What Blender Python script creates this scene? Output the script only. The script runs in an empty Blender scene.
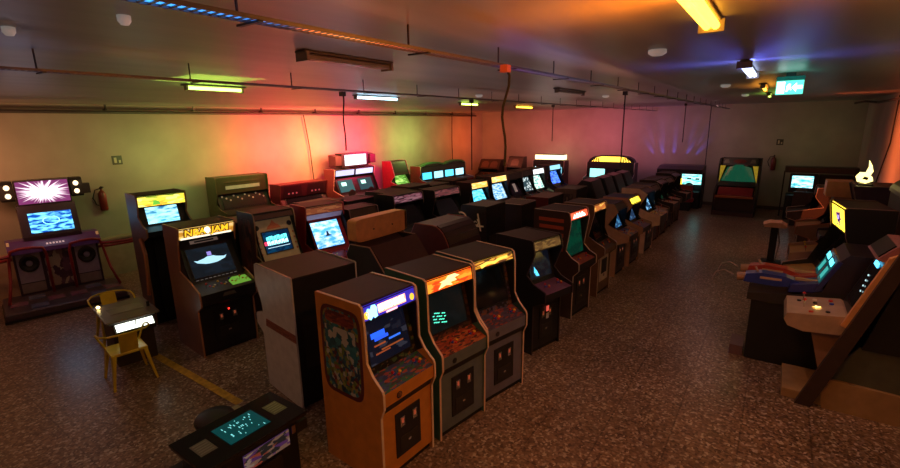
import bpy, bmesh, math, random
from mathutils import Vector, Matrix
PI = math.pi
C = bpy.context.scene.collection
random.seed(7)

# ------------------------------------------------------------------ helpers
class MB:
    """collects shapes with UVs, builds ONE mesh object"""
    def __init__(s): s.v = []; s.f = []; s.uv = []; s.sm = False
    def poly(s, pts, uv=None):
        i = len(s.v); s.v += [tuple(p) for p in pts]; s.f.append(tuple(range(i, i+len(pts))))
        s.uv.append(uv or [(0, 0)]*len(pts)); return s
    def mesh(s, vs, fs):
        i = len(s.v); s.v += [tuple(p) for p in vs]
        for f in fs: s.f.append(tuple(i+k for k in f)); s.uv.append([(0, 0)]*len(f))
        return s
    def hexa(s, p):
        """8 points: front face 0-3, back face 4-7; uv on the front"""
        i = len(s.v); s.v += [tuple(q) for q in p]
        F = [(0, 1, 2, 3), (7, 6, 5, 4), (0, 4, 5, 1), (1, 5, 6, 2), (2, 6, 7, 3), (3, 7, 4, 0)]
        for k, f in enumerate(F):
            s.f.append(tuple(i+a for a in f)); s.uv.append([(0, 0), (1, 0), (1, 1), (0, 1)] if k < 2 else [(.02, .02)]*4)
        return s
    def box(s, x0, x1, y0, y1, z0, z1):
        return s.hexa([(x1, y0, z0), (x1, y1, z0), (x1, y1, z1), (x1, y0, z1), (x0, y0, z0), (x0, y1, z0), (x0, y1, z1), (x0, y0, z1)])
    def slab(s, a, b, y0, y1, t=.018, off=0.):
        """panel whose face runs from profile point a (top) to b (bottom) in xz; face points outward (+x)"""
        ax, az = a; bx, bz = b
        d = Vector((bx-ax, bz-az)); d.normalize(); n = Vector((-d.y, d.x))
        o = n*off; q = n*(off-t)
        return s.hexa([(bx+o.x, y0, bz+o.y), (bx+o.x, y1, bz+o.y), (ax+o.x, y1, az+o.y), (ax+o.x, y0, az+o.y),
                       (bx+q.x, y0, bz+q.y), (bx+q.x, y1, bz+q.y), (ax+q.x, y1, az+q.y), (ax+q.x, y0, az+q.y)])
    def slabw(s, a, b, y0, y1, t=.018, off=0.):
        return s.slab(b, a, y0, y1, t, off)
    def prism(s, poly, y0, y1):
        """xz polygon extruded along y, uv = normalised xz"""
        n = len(poly); xs = [p[0] for p in poly]; zs = [p[1] for p in poly]
        W = max(max(xs)-min(xs), .001); H = max(max(zs)-min(zs), .001)
        u = [((p[0]-min(xs))/W, (p[1]-min(zs))/H) for p in poly]
        s.poly([(p[0], y0, p[1]) for p in poly], u)
        s.poly([(p[0], y1, p[1]) for p in poly][::-1], u[::-1])
        for k in range(n):
            a, b = poly[k], poly[(k+1) % n]
            s.poly([(a[0], y0, a[1]), (a[0], y1, a[1]), (b[0], y1, b[1]), (b[0], y0, b[1])])
        return s
    def tube(s, pts, r, n=8, r1=None):
        pts = [Vector(p) for p in pts]; m = len(pts); rings = []
        ref = None
        for k in range(m):
            d = (pts[min(k+1, m-1)]-pts[max(k-1, 0)]).normalized()
            if ref is None:
                ref = Vector((0, 0, 1)) if abs(d.z) < .9 else Vector((1, 0, 0))
            a = d.cross(ref)
            if a.length < 1e-4: a = d.cross(Vector((0, 1, 0)))
            a.normalize(); b = d.cross(a).normalized(); ref = a.cross(d).normalized()
            rr = r if r1 is None else r+(r1-r)*k/(m-1)
            rings.append([pts[k]+(a*math.cos(2*PI*j/n)+b*math.sin(2*PI*j/n))*rr for j in range(n)])
        vs = [p for rg in rings for p in rg]
        fs = [(k*n+j, k*n+(j+1) % n, (k+1)*n+(j+1) % n, (k+1)*n+j) for k in range(m-1) for j in range(n)]
        fs += [tuple(range(n))[::-1], tuple((m-1)*n+j for j in range(n))]
        return s.mesh(vs, fs)
    def lathe(s, prof, c=(0, 0, 0), n=16, axis=2):
        vs = []; m = len(prof)
        for r, z in prof:
            for j in range(n):
                a = 2*PI*j/n; p = (r*math.cos(a), r*math.sin(a), z)
                if axis == 0: p = (p[2], p[0], p[1])
                if axis == 1: p = (p[0], p[2], p[1])
                vs.append((p[0]+c[0], p[1]+c[1], p[2]+c[2]))
        fs = [(k*n+j, k*n+(j+1) % n, (k+1)*n+(j+1) % n, (k+1)*n+j) for k in range(m-1) for j in range(n)]
        fs += [tuple(range(n))[::-1], tuple((m-1)*n+j for j in range(n))]
        return s.mesh(vs, fs)
    def build(s, name, mat, parent=None, bevel=0., smooth=False, xf=None, kind=None):
        me = bpy.data.meshes.new(name); me.from_pydata([xf @ Vector(p) for p in s.v] if xf else s.v, [], s.f)
        ul = me.uv_layers.new(name='UVMap'); k = 0
        for u in s.uv:
            for q in u: ul.data[k].uv = q; k += 1
        bm = bmesh.new(); bm.from_mesh(me); bmesh.ops.recalc_face_normals(bm, faces=bm.faces)
        bm.to_mesh(me); bm.free()
        if smooth:
            for p in me.polygons: p.use_smooth = True
        o = bpy.data.objects.new(name, me); C.objects.link(o); me.materials.append(mat)
        if bevel:
            b = o.modifiers.new('bevel', 'BEVEL'); b.width = bevel; b.segments = 2; b.limit_method = 'ANGLE'; b.angle_limit = .6
        if parent: o.parent = parent
        if kind: o['kind'] = kind
        return o

def tag(o, label, cat, group=None):
    o['label'] = label; o['category'] = cat
    if group: o['group'] = group
    return o
def thing(name, label, cat, loc=(0, 0, 0), rz=0., group=None):
    o = bpy.data.objects.new(name, None); C.objects.link(o); o.empty_display_size = .2
    o.location = loc; o.rotation_euler = (0, 0, rz); return tag(o, label, cat, group)
def struct(name, mb, mat, parent=None, **k):
    o = mb.build(name, mat, parent, **k); o['kind'] = 'structure'; return o

def text_mesh(name, txt, size, mat, parent, mtx, extrude=.002, bold=0.0, width=None, shear=0.):
    cu = bpy.data.curves.new('t', 'FONT'); cu.body = txt; cu.size = size; cu.align_x = 'CENTER'; cu.align_y = 'CENTER'
    cu.extrude = extrude; cu.offset = bold; cu.shear = shear
    t = bpy.data.objects.new('t', cu); C.objects.link(t)
    bpy.context.view_layer.update()
    dg = bpy.context.evaluated_depsgraph_get()
    me = bpy.data.meshes.new_from_object(t.evaluated_get(dg)); C.objects.unlink(t); bpy.data.objects.remove(t)
    sx = 1.
    if width:
        w = max(v.co.x for v in me.vertices)-min(v.co.x for v in me.vertices); sx = width/w
    for v in me.vertices: v.co = mtx @ Vector((v.co.x*sx, v.co.y, v.co.z))
    me.materials.clear(); me.materials.append(mat); me.name = name
    o = bpy.data.objects.new(name, me); C.objects.link(o)
    if parent: o.parent = parent
    return o
def panel_mtx(a, b, cy=0., off=.004, u=.5, v=.5, w=1.):
    """matrix putting text (x right, y up) on a slab face a(top)->b(bottom) that looks toward +x"""
    ax, az = a; bx, bz = b
    d = Vector((bx-ax, 0, bz-az)); L = d.length; d.normalize(); n = Vector((-d.z, 0, d.x))
    o = Vector((ax, 0, az))+d*L*(1-v)+n*off+Vector((0, cy+(u-.5)*w, 0))
    X = Vector((0, 1, 0)); Y = -d; Z = n
    M = Matrix((X, Y, Z)).transposed().to_4x4(); M.translation = o; return M

# ------------------------------------------------------------------ materials
MC = {}
def nm(name):
    m = bpy.data.materials.new(name); m.use_nodes = True; nt = m.node_tree
    return m, nt, nt.nodes['Principled BSDF']
def N(nt, t, **k):
    n = nt.nodes.new(t)
    for a, b in k.items(): setattr(n, a, b)
    return n
def plain(col, rough=.5, metal=0., spec=.5, emit=0., var=.12, sc=9.):
    key = ('p', col, rough, metal, spec, emit, var)
    if key in MC: return MC[key]
    m, nt, b = nm('painted'); L = nt.links
    b.inputs['Roughness'].default_value = rough; b.inputs['Metallic'].default_value = metal
    b.inputs['Specular IOR Level'].default_value = spec
    tc = N(nt, 'ShaderNodeTexCoord'); no = N(nt, 'ShaderNodeTexNoise'); no.inputs['Scale'].default_value = sc; no.inputs['Detail'].default_value = 4
    L.new(tc.outputs['Object'], no.inputs['Vector'])
    r = N(nt, 'ShaderNodeValToRGB'); e = r.color_ramp.elements
    e[0].position = .3; e[1].position = .75
    e[0].color = (*[c*(1-var) for c in col], 1); e[1].color = (*[min(1, c*(1+var)) for c in col], 1)
    L.new(no.outputs['Fac'], r.inputs['Fac']); L.new(r.outputs['Color'], b.inputs['Base Color'])
    if emit:
        L.new(r.outputs['Color'], b.inputs['Emission Color']); b.inputs['Emission Strength'].default_value = emit
    MC[key] = m; return m
def glow(col, s):
    key = ('g', col, s)
    if key in MC: return MC[key]
    m, nt, b = nm('lit'); b.inputs['Base Color'].default_value = (*[c*.3 for c in col], 1)
    b.inputs['Emission Color'].default_value = (*col, 1); b.inputs['Emission Strength'].default_value = s
    MC[key] = m; return m
def art(seed, cols, scale=5., emit=0., sy=1., rough=.35, dist=.6, const=True):
    """printed artwork: distorted cells through a colour ramp, on the panel's UV"""
    key = ('a', seed, tuple(cols), scale, emit, sy)
    if key in MC: return MC[key]
    m, nt, b = nm('printed'); L = nt.links; b.inputs['Roughness'].default_value = rough
    tc = N(nt, 'ShaderNodeTexCoord'); mp = N(nt, 'ShaderNodeMapping')
    mp.inputs['Location'].default_value = (seed*1.7, seed*.9, seed*.31); mp.inputs['Scale'].default_value = (scale, scale*sy, 1)
    L.new(tc.outputs['UV'], mp.inputs['Vector'])
    no = N(nt, 'ShaderNodeTexNoise'); no.inputs['Scale'].default_value = 1.1; no.inputs['Detail'].default_value = 3
    L.new(mp.outputs['Vector'], no.inputs['Vector'])
    mx = N(nt, 'ShaderNodeVectorMath', operation='MULTIPLY_ADD'); mx.inputs[1].default_value = (dist*2,)*3
    L.new(no.outputs['Color'], mx.inputs[0]); L.new(mp.outputs['Vector'], mx.inputs[2])
    vo = N(nt, 'ShaderNodeTexVoronoi'); vo.inputs['Scale'].default_value = 1.; L.new(mx.outputs[0], vo.inputs['Vector'])
    sp = N(nt, 'ShaderNodeSeparateColor'); L.new(vo.outputs['Color'], sp.inputs[0])
    r = N(nt, 'ShaderNodeValToRGB'); cr = r.color_ramp; cr.interpolation = 'CONSTANT' if const else 'LINEAR'
    while len(cr.elements) < len(cols): cr.elements.new(.5)
    for k, c in enumerate(cols): cr.elements[k].position = k/len(cols); cr.elements[k].color = (*c, 1)
    L.new(sp.outputs[0], r.inputs['Fac']); L.new(r.outputs['Color'], b.inputs['Base Color'])
    if emit:
        L.new(r.outputs['Color'], b.inputs['Emission Color']); b.inputs['Emission Strength'].default_value = emit
    MC[key] = m; return m
def scr(seed, bg, fg, emit=2., scale=9., thr=.62, kind='blocks', bg2=None):
    """a lit CRT picture"""
    key = ('s', seed, bg, fg, emit, scale, thr, kind)
    if key in MC: return MC[key]
    m, nt, b = nm('crt_picture'); L = nt.links; b.inputs['Roughness'].default_value = .12; b.inputs['Base Color'].default_value = (.01, .012, .015, 1)
    tc = N(nt, 'ShaderNodeTexCoord'); mp = N(nt, 'ShaderNodeMapping'); mp.inputs['Location'].default_value = (seed, seed*.7, 0)
    L.new(tc.outputs['UV'], mp.inputs['Vector'])
    mixc = N(nt, 'ShaderNodeMix', data_type='RGBA'); mixc.inputs[7].default_value = (*fg, 1)
    g = N(nt, 'ShaderNodeMix', data_type='RGBA'); g.inputs[6].default_value = (*bg, 1); g.inputs[7].default_value = (*(bg2 or bg), 1)
    sx = N(nt, 'ShaderNodeSeparateXYZ'); L.new(tc.outputs['UV'], sx.inputs[0]); L.new(sx.outputs['Y'], g.inputs[0])
    L.new(g.outputs[2], mixc.inputs[6])
    if kind == 'blocks':
        mp.inputs['Scale'].default_value = (scale, scale*1.6, 1)
        vo = N(nt, 'ShaderNodeTexVoronoi', distance='CHEBYCHEV'); vo.inputs['Scale'].default_value = 1; L.new(mp.outputs[0], vo.inputs['Vector'])
        sp = N(nt, 'ShaderNodeSeparateColor'); L.new(vo.outputs['Color'], sp.inputs[0]); src = sp.outputs[0]
        lo, hi = thr, thr+.05
    elif kind == 'soft':
        mp.inputs['Scale'].default_value = (scale, scale*1.8, 1)
        vo = N(nt, 'ShaderNodeTexNoise'); vo.inputs['Scale'].default_value = 1; vo.inputs['Detail'].default_value = 5; L.new(mp.outputs[0], vo.inputs['Vector']); src = vo.outputs['Fac']
        lo, hi = thr-.12, thr+.08
    else:   # burst: rays from the centre
        sub = N(nt, 'ShaderNodeVectorMath', operation='SUBTRACT'); sub.inputs[1].default_value = (.5, .5, 0); L.new(tc.outputs['UV'], sub.inputs[0])
        s2 = N(nt, 'ShaderNodeSeparateXYZ'); L.new(sub.outputs[0], s2.inputs[0])
        at = N(nt, 'ShaderNodeMath', operation='ARCTAN2'); L.new(s2.outputs['Y'], at.inputs[0]); L.new(s2.outputs['X'], at.inputs[1])
        cb = N(nt, 'ShaderNodeCombineXYZ'); ln = N(nt, 'ShaderNodeVectorMath', operation='LENGTH'); L.new(sub.outputs[0], ln.inputs[0])
        mu = N(nt, 'ShaderNodeMath', operation='MULTIPLY'); mu.inputs[1].default_value = 6.; L.new(at.outputs[0], mu.inputs[0])
        L.new(mu.outputs[0], cb.inputs[0]); cb.inputs[1].default_value = seed
        no = N(nt, 'ShaderNodeTexNoise'); no.inputs['Scale'].default_value = 1.; no.inputs['Detail'].default_value = 4; L.new(cb.outputs[0], no.inputs['Vector'])
        ad = N(nt, 'ShaderNodeMath', operation='MULTIPLY_ADD'); ad.inputs[1].default_value = -.55; L.new(ln.outputs['Value'], ad.inputs[0])
        a2 = N(nt, 'ShaderNodeMath', operation='ADD'); a2.inputs[1].default_value = .17; L.new(no.outputs['Fac'], a2.inputs[0]); L.new(a2.outputs[0], ad.inputs[2])
        src = ad.outputs[0]; lo, hi = .42, .56
    mr = N(nt, 'ShaderNodeMapRange'); mr.inputs[1].default_value = lo; mr.inputs[2].default_value = hi
    L.new(src, mr.inputs[0]); L.new(mr.outputs[0], mixc.inputs[0])
    L.new(mixc.outputs[2], b.inputs['Emission Color']); b.inputs['Emission Strength'].default_value = emit
    MC[key] = m; return m

BLK = (.012, .011, .012); DARK = (.03, .024, .022); BRN = (.06, .035, .022)
TAN = (.42, .24, .12); WHT = (.62, .58, .52); CHR = (.6, .6, .6)
m_black = plain(BLK, .45); m_dark = plain(DARK, .55); m_chrome = plain(CHR, .25, 1.)
m_rubber = plain((.02, .02, .02), .8); m_off = plain((.006, .008, .012), .08, spec=.8, var=0.)
m_red = plain((.6, .02, .02), .35); m_yel = plain((.75, .5, .03), .35); m_blu = plain((.02, .06, .5), .35); m_whtp = plain((.7, .68, .62), .4)

# ------------------------------------------------------------------ arcade cabinet
def prof(D=.85, H=1.72, mh=.17, tx=.60, mx=.65, ex=.65, btx=.50, bbx=.63, bz=1.03, cz=.94, kx=.79, lip=.13):
    return dict(D=D, H=H,
        edge=[(tx, H), (tx+.035, H-.02), (mx+.005, H-mh-.02), (ex+.01, bz+.16), (bbx+.10, bz+.05), (D-.01, cz+.04), (D, cz+.01), (D, cz-lip), (kx+.015, cz-lip-.1), (kx+.01, 0)],
        marq=((tx+.012, H-.025), (mx-.012, H-mh)), bez=((btx, H-mh), (bbx, bz)), ctl=((bbx, bz), (D-.012, cz)),
        lipb=(D-.012, cz-lip), front=((kx, cz-lip-.09), (kx, .07)), kx=kx)
CLASSIC = prof()
SLIM = prof(D=.82, H=1.74, mh=.15, tx=.50, mx=.54, ex=.50, btx=.40, bbx=.56, bz=1.02, cz=.95, kx=.66, lip=.08)
BIG = prof(D=1.0, H=1.86, mh=.2, tx=.55, mx=.50, ex=.42, btx=.33, bbx=.66, bz=1.05, cz=.97, kx=.80, lip=.16)
def scaled(P, sz):
    f = lambda t: tuple((p[0], p[1]*sz) for p in t)
    return dict(D=P['D'], H=P['H']*sz, edge=list(f(P['edge'])), marq=f(P['marq']), bez=f(P['bez']), ctl=f(P['ctl']), lipb=(P['lipb'][0], P['lipb'][1]*sz), front=f(P['front']), kx=P['kx'])

def lerp(a, b, t): return (a[0]+(b[0]-a[0])*t, a[1]+(b[1]-a[1])*t)
def on_line(a, b, t, off=0.):
    d = Vector((b[0]-a[0], b[1]-a[1])).normalized(); n = Vector((-d.y, d.x)); p = lerp(a, b, t)
    return (p[0]+n.x*off, p[1]+n.y*off)

def joystick(par, a, b, t, y, ball, h=.07):
    base = on_line(a, b, t, 0); top = on_line(a, b, t, h)
    o = MB().tube([(base[0], y, base[1]), (top[0], y, top[1])], .006, 6).build('joystick', m_chrome, par)
    MB().lathe([(.001, -.017), (.011, -.013), (.017, 0), (.011, .013), (.001, .017)], (top[0], y, top[1]), 10).build('ball_knob', ball, o, smooth=True)
    return o
def button(par, a, b, t, y, mat, r=.015):
    c = on_line(a, b, t, 0); e = on_line(a, b, t, .011)
    return MB().tube([(c[0], y, c[1]), (e[0], y, e[1])], r, 10).build('button', mat, par)
def card(par, a, b, t0, t1, y0, y1, mat, name, off=.004, th=.003):
    return MB().slab(lerp(a, b, t0), lerp(a, b, t1), y0, y1, th, off).build(name, mat, par)

def cabinet(label, x, y, face, P=CLASSIC, W=.66, side=BLK, front=None, trim=(.6, .5, .45), marq=None, screen=None,
            bezel=None, ctl=None, lipc=None, sideart=None, detail=2, group=None, rz=0., scrsize=(.12, .86, .78), sticks=((-.14, m_red), (.14, m_red)),
            door=True, name='arcade_cabinet', back=None, cat='arcade machine', top=None):
    """x = world x (or y for face 'S') of the control-panel edge; y = centre along the row"""
    D, H = P['D'], P['H']
    ang = {'E': 0., 'W': PI, 'S': -PI/2}[face]+rz
    loc = {'E': (x-D/2, y, 0), 'W': (x+D/2, y, 0), 'S': (y, x+D/2, 0)}[face]
    t = thing(name, label, cat, loc, ang, group)
    sh = Matrix.Translation((-D/2, 0, 0))
    def bd(mb, nme, mat, par=t, **k): return mb.build(nme, mat, par, xf=sh, **k)
    ms = plain(side, .4); mf = plain(front or side, .45); w = W/2-.019
    poly = [(0, 0), (0, H)]+P['edge']
    tm = plain(trim, .4)
    for s in (-1, 1):
        y0, y1 = sorted((s*(W/2-.019), s*W/2))
        sp = bd(MB().prism(poly, y0, y1), 'side_panel', ms)
        if detail >= 1:
            e = [(.02, H+.001)]+P['edge']
            mb = MB()
            for k in range(len(e)-1):
                a, b = e[k], e[k+1]; d = Vector((b[0]-a[0], b[1]-a[1])).normalized(); n = Vector((-d.y, d.x))*.006
                mb.hexa([(a[0]+n.x, y0-.002, a[1]+n.y), (a[0]+n.x, y1+.002, a[1]+n.y), (b[0]+n.x, y1+.002, b[1]+n.y), (b[0]+n.x, y0-.002, b[1]+n.y),
                         (a[0], y0-.002, a[1]), (a[0], y1+.002, a[1]), (b[0], y1+.002, b[1]), (b[0], y0-.002, b[1])])
            bd(mb, 'edge_molding', tm, sp)
        if detail >= 1:
            E = P['edge']; bzz = P['bez']; yi = sorted((s*(W/2-.019), s*(W/2-.0215)))
            bd(MB().prism([(bzz[0][0]-.01, bzz[0][1]-.005), (E[2][0]-.012, E[2][1]+.01), (E[3][0]-.012, E[3][1]), (E[4][0]-.02, E[4][1]), (bzz[1][0], bzz[1][1]+.002)], *yi), 'inner_liner', m_black, sp)
        if sideart:
            for nme, pl, mat, off in sideart:
                yy = sorted((s*(W/2), s*(W/2+off)))
                bd(MB().prism(pl, *yy), nme, mat, sp)
    tx = P['edge'][0][0]
    bd(MB().box(.0, tx, -w, w, H-.02, H-.004), 'top_panel', plain(top, .6) if top else (m_dark if detail else mf))
    bk = bd(MB().box(.0, .018, -w, w, .04, H-.02), 'back_panel', plain(back, .6) if back else m_black)
    if face == 'W' and detail >= 1:
        mb = MB()
        for k in range(6): mb.box(-.004, .0, -w*.55, w*.55, H*.78+k*.02, H*.78+k*.02+.008)
        bd(mb, 'vent_slats', m_rubber, bk)
        bd(MB().box(-.006, .0, -w*.8, w*.8, H*.3, H*.68), 'service_door', m_dark, bk)
    mq, bz, ct = P['marq'], P['bez'], P['ctl']
    if marq is None: marq = plain((.06, .035, .03), .3)
    mo = bd(MB().slab(mq[0], mq[1], -w, w), 'marquee', marq)
    if detail >= 2:
        bd(MB().slab(mq[0], lerp(*mq, .06), -w, w, .006, .006).slab(lerp(*mq, .94), mq[1], -w, w, .006, .006), 'marquee_frame', m_black, mo)
    bd(MB().slab(mq[1], (bz[0][0], mq[1][1]), -w, w, .015), 'speaker_panel', m_black)
    be = bd(MB().slab(bz[0], bz[1], -w, w), 'bezel', bezel or m_black)
    a0, a1, sw = scrsize
    hw = w*sw
    s0, s1 = lerp(*bz, a0), lerp(*bz, a1)
    so = bd(MB().slab(s0, s1, -hw, hw, .006, .010), 'screen', screen or m_off)
    if detail >= 1:
        fr = MB(); q = .016
        L = math.hypot(bz[1][0]-bz[0][0], bz[1][1]-bz[0][1]); dq = q/L
        fr.slab(lerp(*bz, a0-dq), s0, -hw-q, hw+q, .014, .014).slab(s1, lerp(*bz, a1+dq), -hw-q, hw+q, .014, .014)
        fr.slab(s0, s1, -hw-q, -hw, .014, .014).slab(s0, s1, hw, hw+q, .014, .014)
        bd(fr, 'screen_frame', m_black, so)
    cp = bd(MB().slab(ct[0], ct[1], -w, w), 'control_panel', ctl or m_dark)
    bd(MB().slab(ct[1], P['lipb'], -w, w), 'panel_lip', plain(lipc, .4) if lipc else mf)
    bd(MB().slab(P['lipb'], P['front'][0], -w, w), 'panel_underside', m_black)
    fp = bd(MB().slab(P['front'][0], P['front'][1], -w, w), 'front_panel', mf)
    bd(MB().box(.03, P['kx']-.03, -w, w, 0., .07), 'base', m_rubber)
    if detail >= 1 and face != 'W':
        for sy, bm_ in sticks:
            j = joystick(cp, ct[0], ct[1], .5, sy, bm_)
            j.location = (-D/2, 0, 0)
            for k in range(3 if detail >= 2 else 2):
                bb = button(cp, ct[0], ct[1], .45+.1*(k % 2), sy+.06+.035*k, [m_red, m_yel, m_whtp, m_blu][(k+int(abs(sy)*50)) % 4]); bb.location = (-D/2, 0, 0)
    if door and face != 'W' and detail >= 1:
        f0, f1 = P['front']
        d0, d1 = lerp(f0, f1, .12), lerp(f0, f1, .82)
        cd = bd(MB().slab(d0, d1, -w*.5, w*.5, .01, .010), 'coin_door', plain((.015, .013, .013), .35))
        if detail >= 2:
            for sy in (-1, 1):
                cs = bd(MB().slab(lerp(d0, d1, .12), lerp(d0, d1, .34), sy*w*.25-.03, sy*w*.25+.03, .008, .018), 'coin_slot', m_chrome, cd)
                bd(MB().slab(lerp(d0, d1, .16), lerp(d0, d1, .26), sy*w*.25-.012, sy*w*.25+.012, .003, .0205), 'coin_button', plain((.6, .12, .05), .4, emit=.3), cs)
            bd(MB().slab(lerp(d0, d1, .58), lerp(d0, d1, .9), -w*.36, w*.36, .004, .014), 'coin_box_door', m_dark, cd)
            bd(MB().slab(lerp(d0, d1, .70), lerp(d0, d1, .75), -.02, .02, .006, .02), 'lock', m_chrome, cd)
    t['_'] = 0; del t['_']
    return t, P, w, sh, dict(marquee=mo, bezel=be, screen=so, ctl=cp, front=fp)

def blobpoly(cx, cz, w, h, n=20, p=4.):
    r = []
    for k in range(n):
        a = 2*PI*k/n; c, s = math.cos(a), math.sin(a)
        r.append((cx+w/2*math.copysign(abs(c)**(2/p), c), cz+h/2*math.copysign(abs(s)**(2/p), s)))
    return r
def flat(par, mtx, pts, mat, name, th=.002):
    """a flat cut-out shape (x right, y up) laid on a panel"""
    n = len(pts); vs = [mtx @ Vector((p[0], p[1], 0)) for p in pts]+[mtx @ Vector((p[0], p[1], th)) for p in pts]
    fs = [tuple(range(n))[::-1], tuple(range(n, 2*n))]+[(k, (k+1) % n, n+(k+1) % n, n+k) for k in range(n)]
    return MB().mesh(vs, fs).build(name, mat, par)
# ------------------------------------------------------------------ surfaces
def wall_mat():
    m, nt, b = nm('plastered_wall'); L = nt.links; b.inputs['Roughness'].default_value = .6
    tc = N(nt, 'ShaderNodeTexCoord'); no = N(nt, 'ShaderNodeTexNoise'); no.inputs['Scale'].default_value = 1.3; no.inputs['Detail'].default_value = 6
    L.new(tc.outputs['Object'], no.inputs['Vector']); r = N(nt, 'ShaderNodeValToRGB'); e = r.color_ramp.elements
    e[0].position = .3; e[0].color = (.33, .30, .245, 1); e[1].position = .7; e[1].color = (.41, .375, .31, 1)
    L.new(no.outputs['Fac'], r.inputs['Fac']); L.new(r.outputs['Color'], b.inputs['Base Color'])
    n2 = N(nt, 'ShaderNodeTexNoise'); n2.inputs['Scale'].default_value = 60; L.new(tc.outputs['Object'], n2.inputs['Vector'])
    bp = N(nt, 'ShaderNodeBump'); bp.inputs['Strength'].default_value = .15; bp.inputs['Distance'].default_value = .01
    L.new(n2.outputs['Fac'], bp.inputs['Height']); L.new(bp.outputs['Normal'], b.inputs['Normal']); return m
def floor_mat():
    m, nt, b = nm('terrazzo'); L = nt.links
    tc = N(nt, 'ShaderNodeTexCoord')
    vo = N(nt, 'ShaderNodeTexVoronoi'); vo.inputs['Scale'].default_value = 42.; L.new(tc.outputs['Object'], vo.inputs['Vector'])
    sp = N(nt, 'ShaderNodeSeparateColor'); L.new(vo.outputs['Color'], sp.inputs[0])
    r = N(nt, 'ShaderNodeValToRGB'); cr = r.color_ramp
    cols = [(0, (.10, .055, .035)), (.3, (.22, .135, .085)), (.55, (.36, .23, .15)), (.78, (.14, .08, .05)), (.9, (.5, .4, .31)), (1., (.58, .48, .38))]
    while len(cr.elements) < len(cols): cr.elements.new(.5)
    for k, (p, c) in enumerate(cols): cr.elements[k].position = p; cr.elements[k].color = (*c, 1)
    L.new(sp.outputs[1], r.inputs['Fac'])
    no = N(nt, 'ShaderNodeTexNoise'); no.inputs['Scale'].default_value = .7; no.inputs['Detail'].default_value = 5; L.new(tc.outputs['Object'], no.inputs['Vector'])
    mr = N(nt, 'ShaderNodeMapRange'); mr.inputs[1].default_value = .3; mr.inputs[2].default_value = .7; mr.inputs[3].default_value = .65; mr.inputs[4].default_value = 1.1
    L.new(no.outputs['Fac'], mr.inputs[0])
    br = N(nt, 'ShaderNodeTexBrick'); br.offset = 0; br.inputs['Color1'].default_value = (1, 1, 1, 1); br.inputs['Color2'].default_value = (.94, .94, .94, 1)
    br.inputs['Mortar'].default_value = (.62, .6, .58, 1); br.inputs['Scale'].default_value = 1.; br.inputs['Mortar Size'].default_value = .008
    br.inputs['Brick Width'].default_value = .6; br.inputs['Row Height'].default_value = .6; L.new(tc.outputs['Object'], br.inputs['Vector'])
    m1 = N(nt, 'ShaderNodeMix', data_type='RGBA', blend_type='MULTIPLY'); m1.inputs[0].default_value = 1
    L.new(r.outputs['Color'], m1.inputs[6]); L.new(br.outputs['Color'], m1.inputs[7])
    m2 = N(nt, 'ShaderNodeVectorMath', operation='SCALE'); L.new(m1.outputs[2], m2.inputs[0]); L.new(mr.outputs[0], m2.inputs['Scale'])
    L.new(m2.outputs[0], b.inputs['Base Color'])
    r2 = N(nt, 'ShaderNodeMapRange'); r2.inputs[3].default_value = .22; r2.inputs[4].default_value = .42; L.new(no.outputs['Fac'], r2.inputs[0]); L.new(r2.outputs[0], b.inputs['Roughness'])
    b.inputs['Specular IOR Level'].default_value = .45
    return m
def ceil_mat():
    m, nt, b = nm('ceiling_paint'); L = nt.links; b.inputs['Roughness'].default_value = .38; b.inputs['Specular IOR Level'].default_value = .4
    tc = N(nt, 'ShaderNodeTexCoord'); mp = N(nt, 'ShaderNodeMapping'); mp.inputs['Scale'].default_value = (2.2, .25, 1); L.new(tc.outputs['Object'], mp.inputs[0])
    no = N(nt, 'ShaderNodeTexNoise'); no.inputs['Scale'].default_value = 1.4; no.inputs['Detail'].default_value = 6; L.new(mp.outputs[0], no.inputs['Vector'])
    r = N(nt, 'ShaderNodeValToRGB'); e = r.color_ramp.elements
    e[0].position = .3; e[0].color = (.24, .22, .21, 1); e[1].position = .7; e[1].color = (.33, .31, .29, 1)
    L.new(no.outputs['Fac'], r.inputs['Fac']); L.new(r.outputs['Color'], b.inputs['Base Color'])
    bp = N(nt, 'ShaderNodeBump'); bp.inputs['Strength'].default_value = .25; bp.inputs['Distance'].default_value = .02
    L.new(no.outputs['Fac'], bp.inputs['Height']); L.new(bp.outputs['Normal'], b.inputs['Normal']); return m
m_wall = wall_mat()
XL, XR, YF, YB, ZC = -12.3, 2.15, 20.4, -3.5, 3.76
struct('floor', MB().box(XL-.2, XR+.2, YB-.2, YF+.2, -.1, 0), floor_mat())
struct('ceiling', MB().box(XL-.2, XR+.2, YB-.2, YF+.2, ZC, ZC+.1), ceil_mat())
struct('wall_left', MB().box(XL-.2, XL, YB, YF, 0, ZC), m_wall)
struct('wall_far', MB().box(XL-.2, XR+.2, YF, YF+.2, 0, ZC), m_wall)
struct('wall_right', MB().box(XR, XR+.2, YB, YF, 0, ZC), m_wall)
struct('wall_back', MB().box(XL-.2, XR+.2, YB-.2, YB, 0, ZC), m_wall)
m_base = plain((.1, .08, .07), .5)
struct('baseboard_left', MB().box(XL, XL+.02, YB, YF, 0, .12), m_base)
struct('baseboard_far', MB().box(XL, XR, YF-.02, YF, 0, .12), m_base)
struct('baseboard_right', MB().box(XR-.02, XR, YB, YF, 0, .12), m_base)
struct('trim_1', MB().box(XL, XL+.22, YB+.02, 5.2, 0, .82).box(XL, XL+.25, YB+.02, 5.2, .82, .86), plain((.36, .28, .2), .6))
m_line = plain((.5, .3, .03), .6, var=.35, sc=14)
tag(MB().box(-7.9, -4.95, 2.54, 2.64, .0005, .003).build('floor_line', m_line), 'worn yellow tape line across the speckled floor between cabinet rows', 'floor line')
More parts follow.
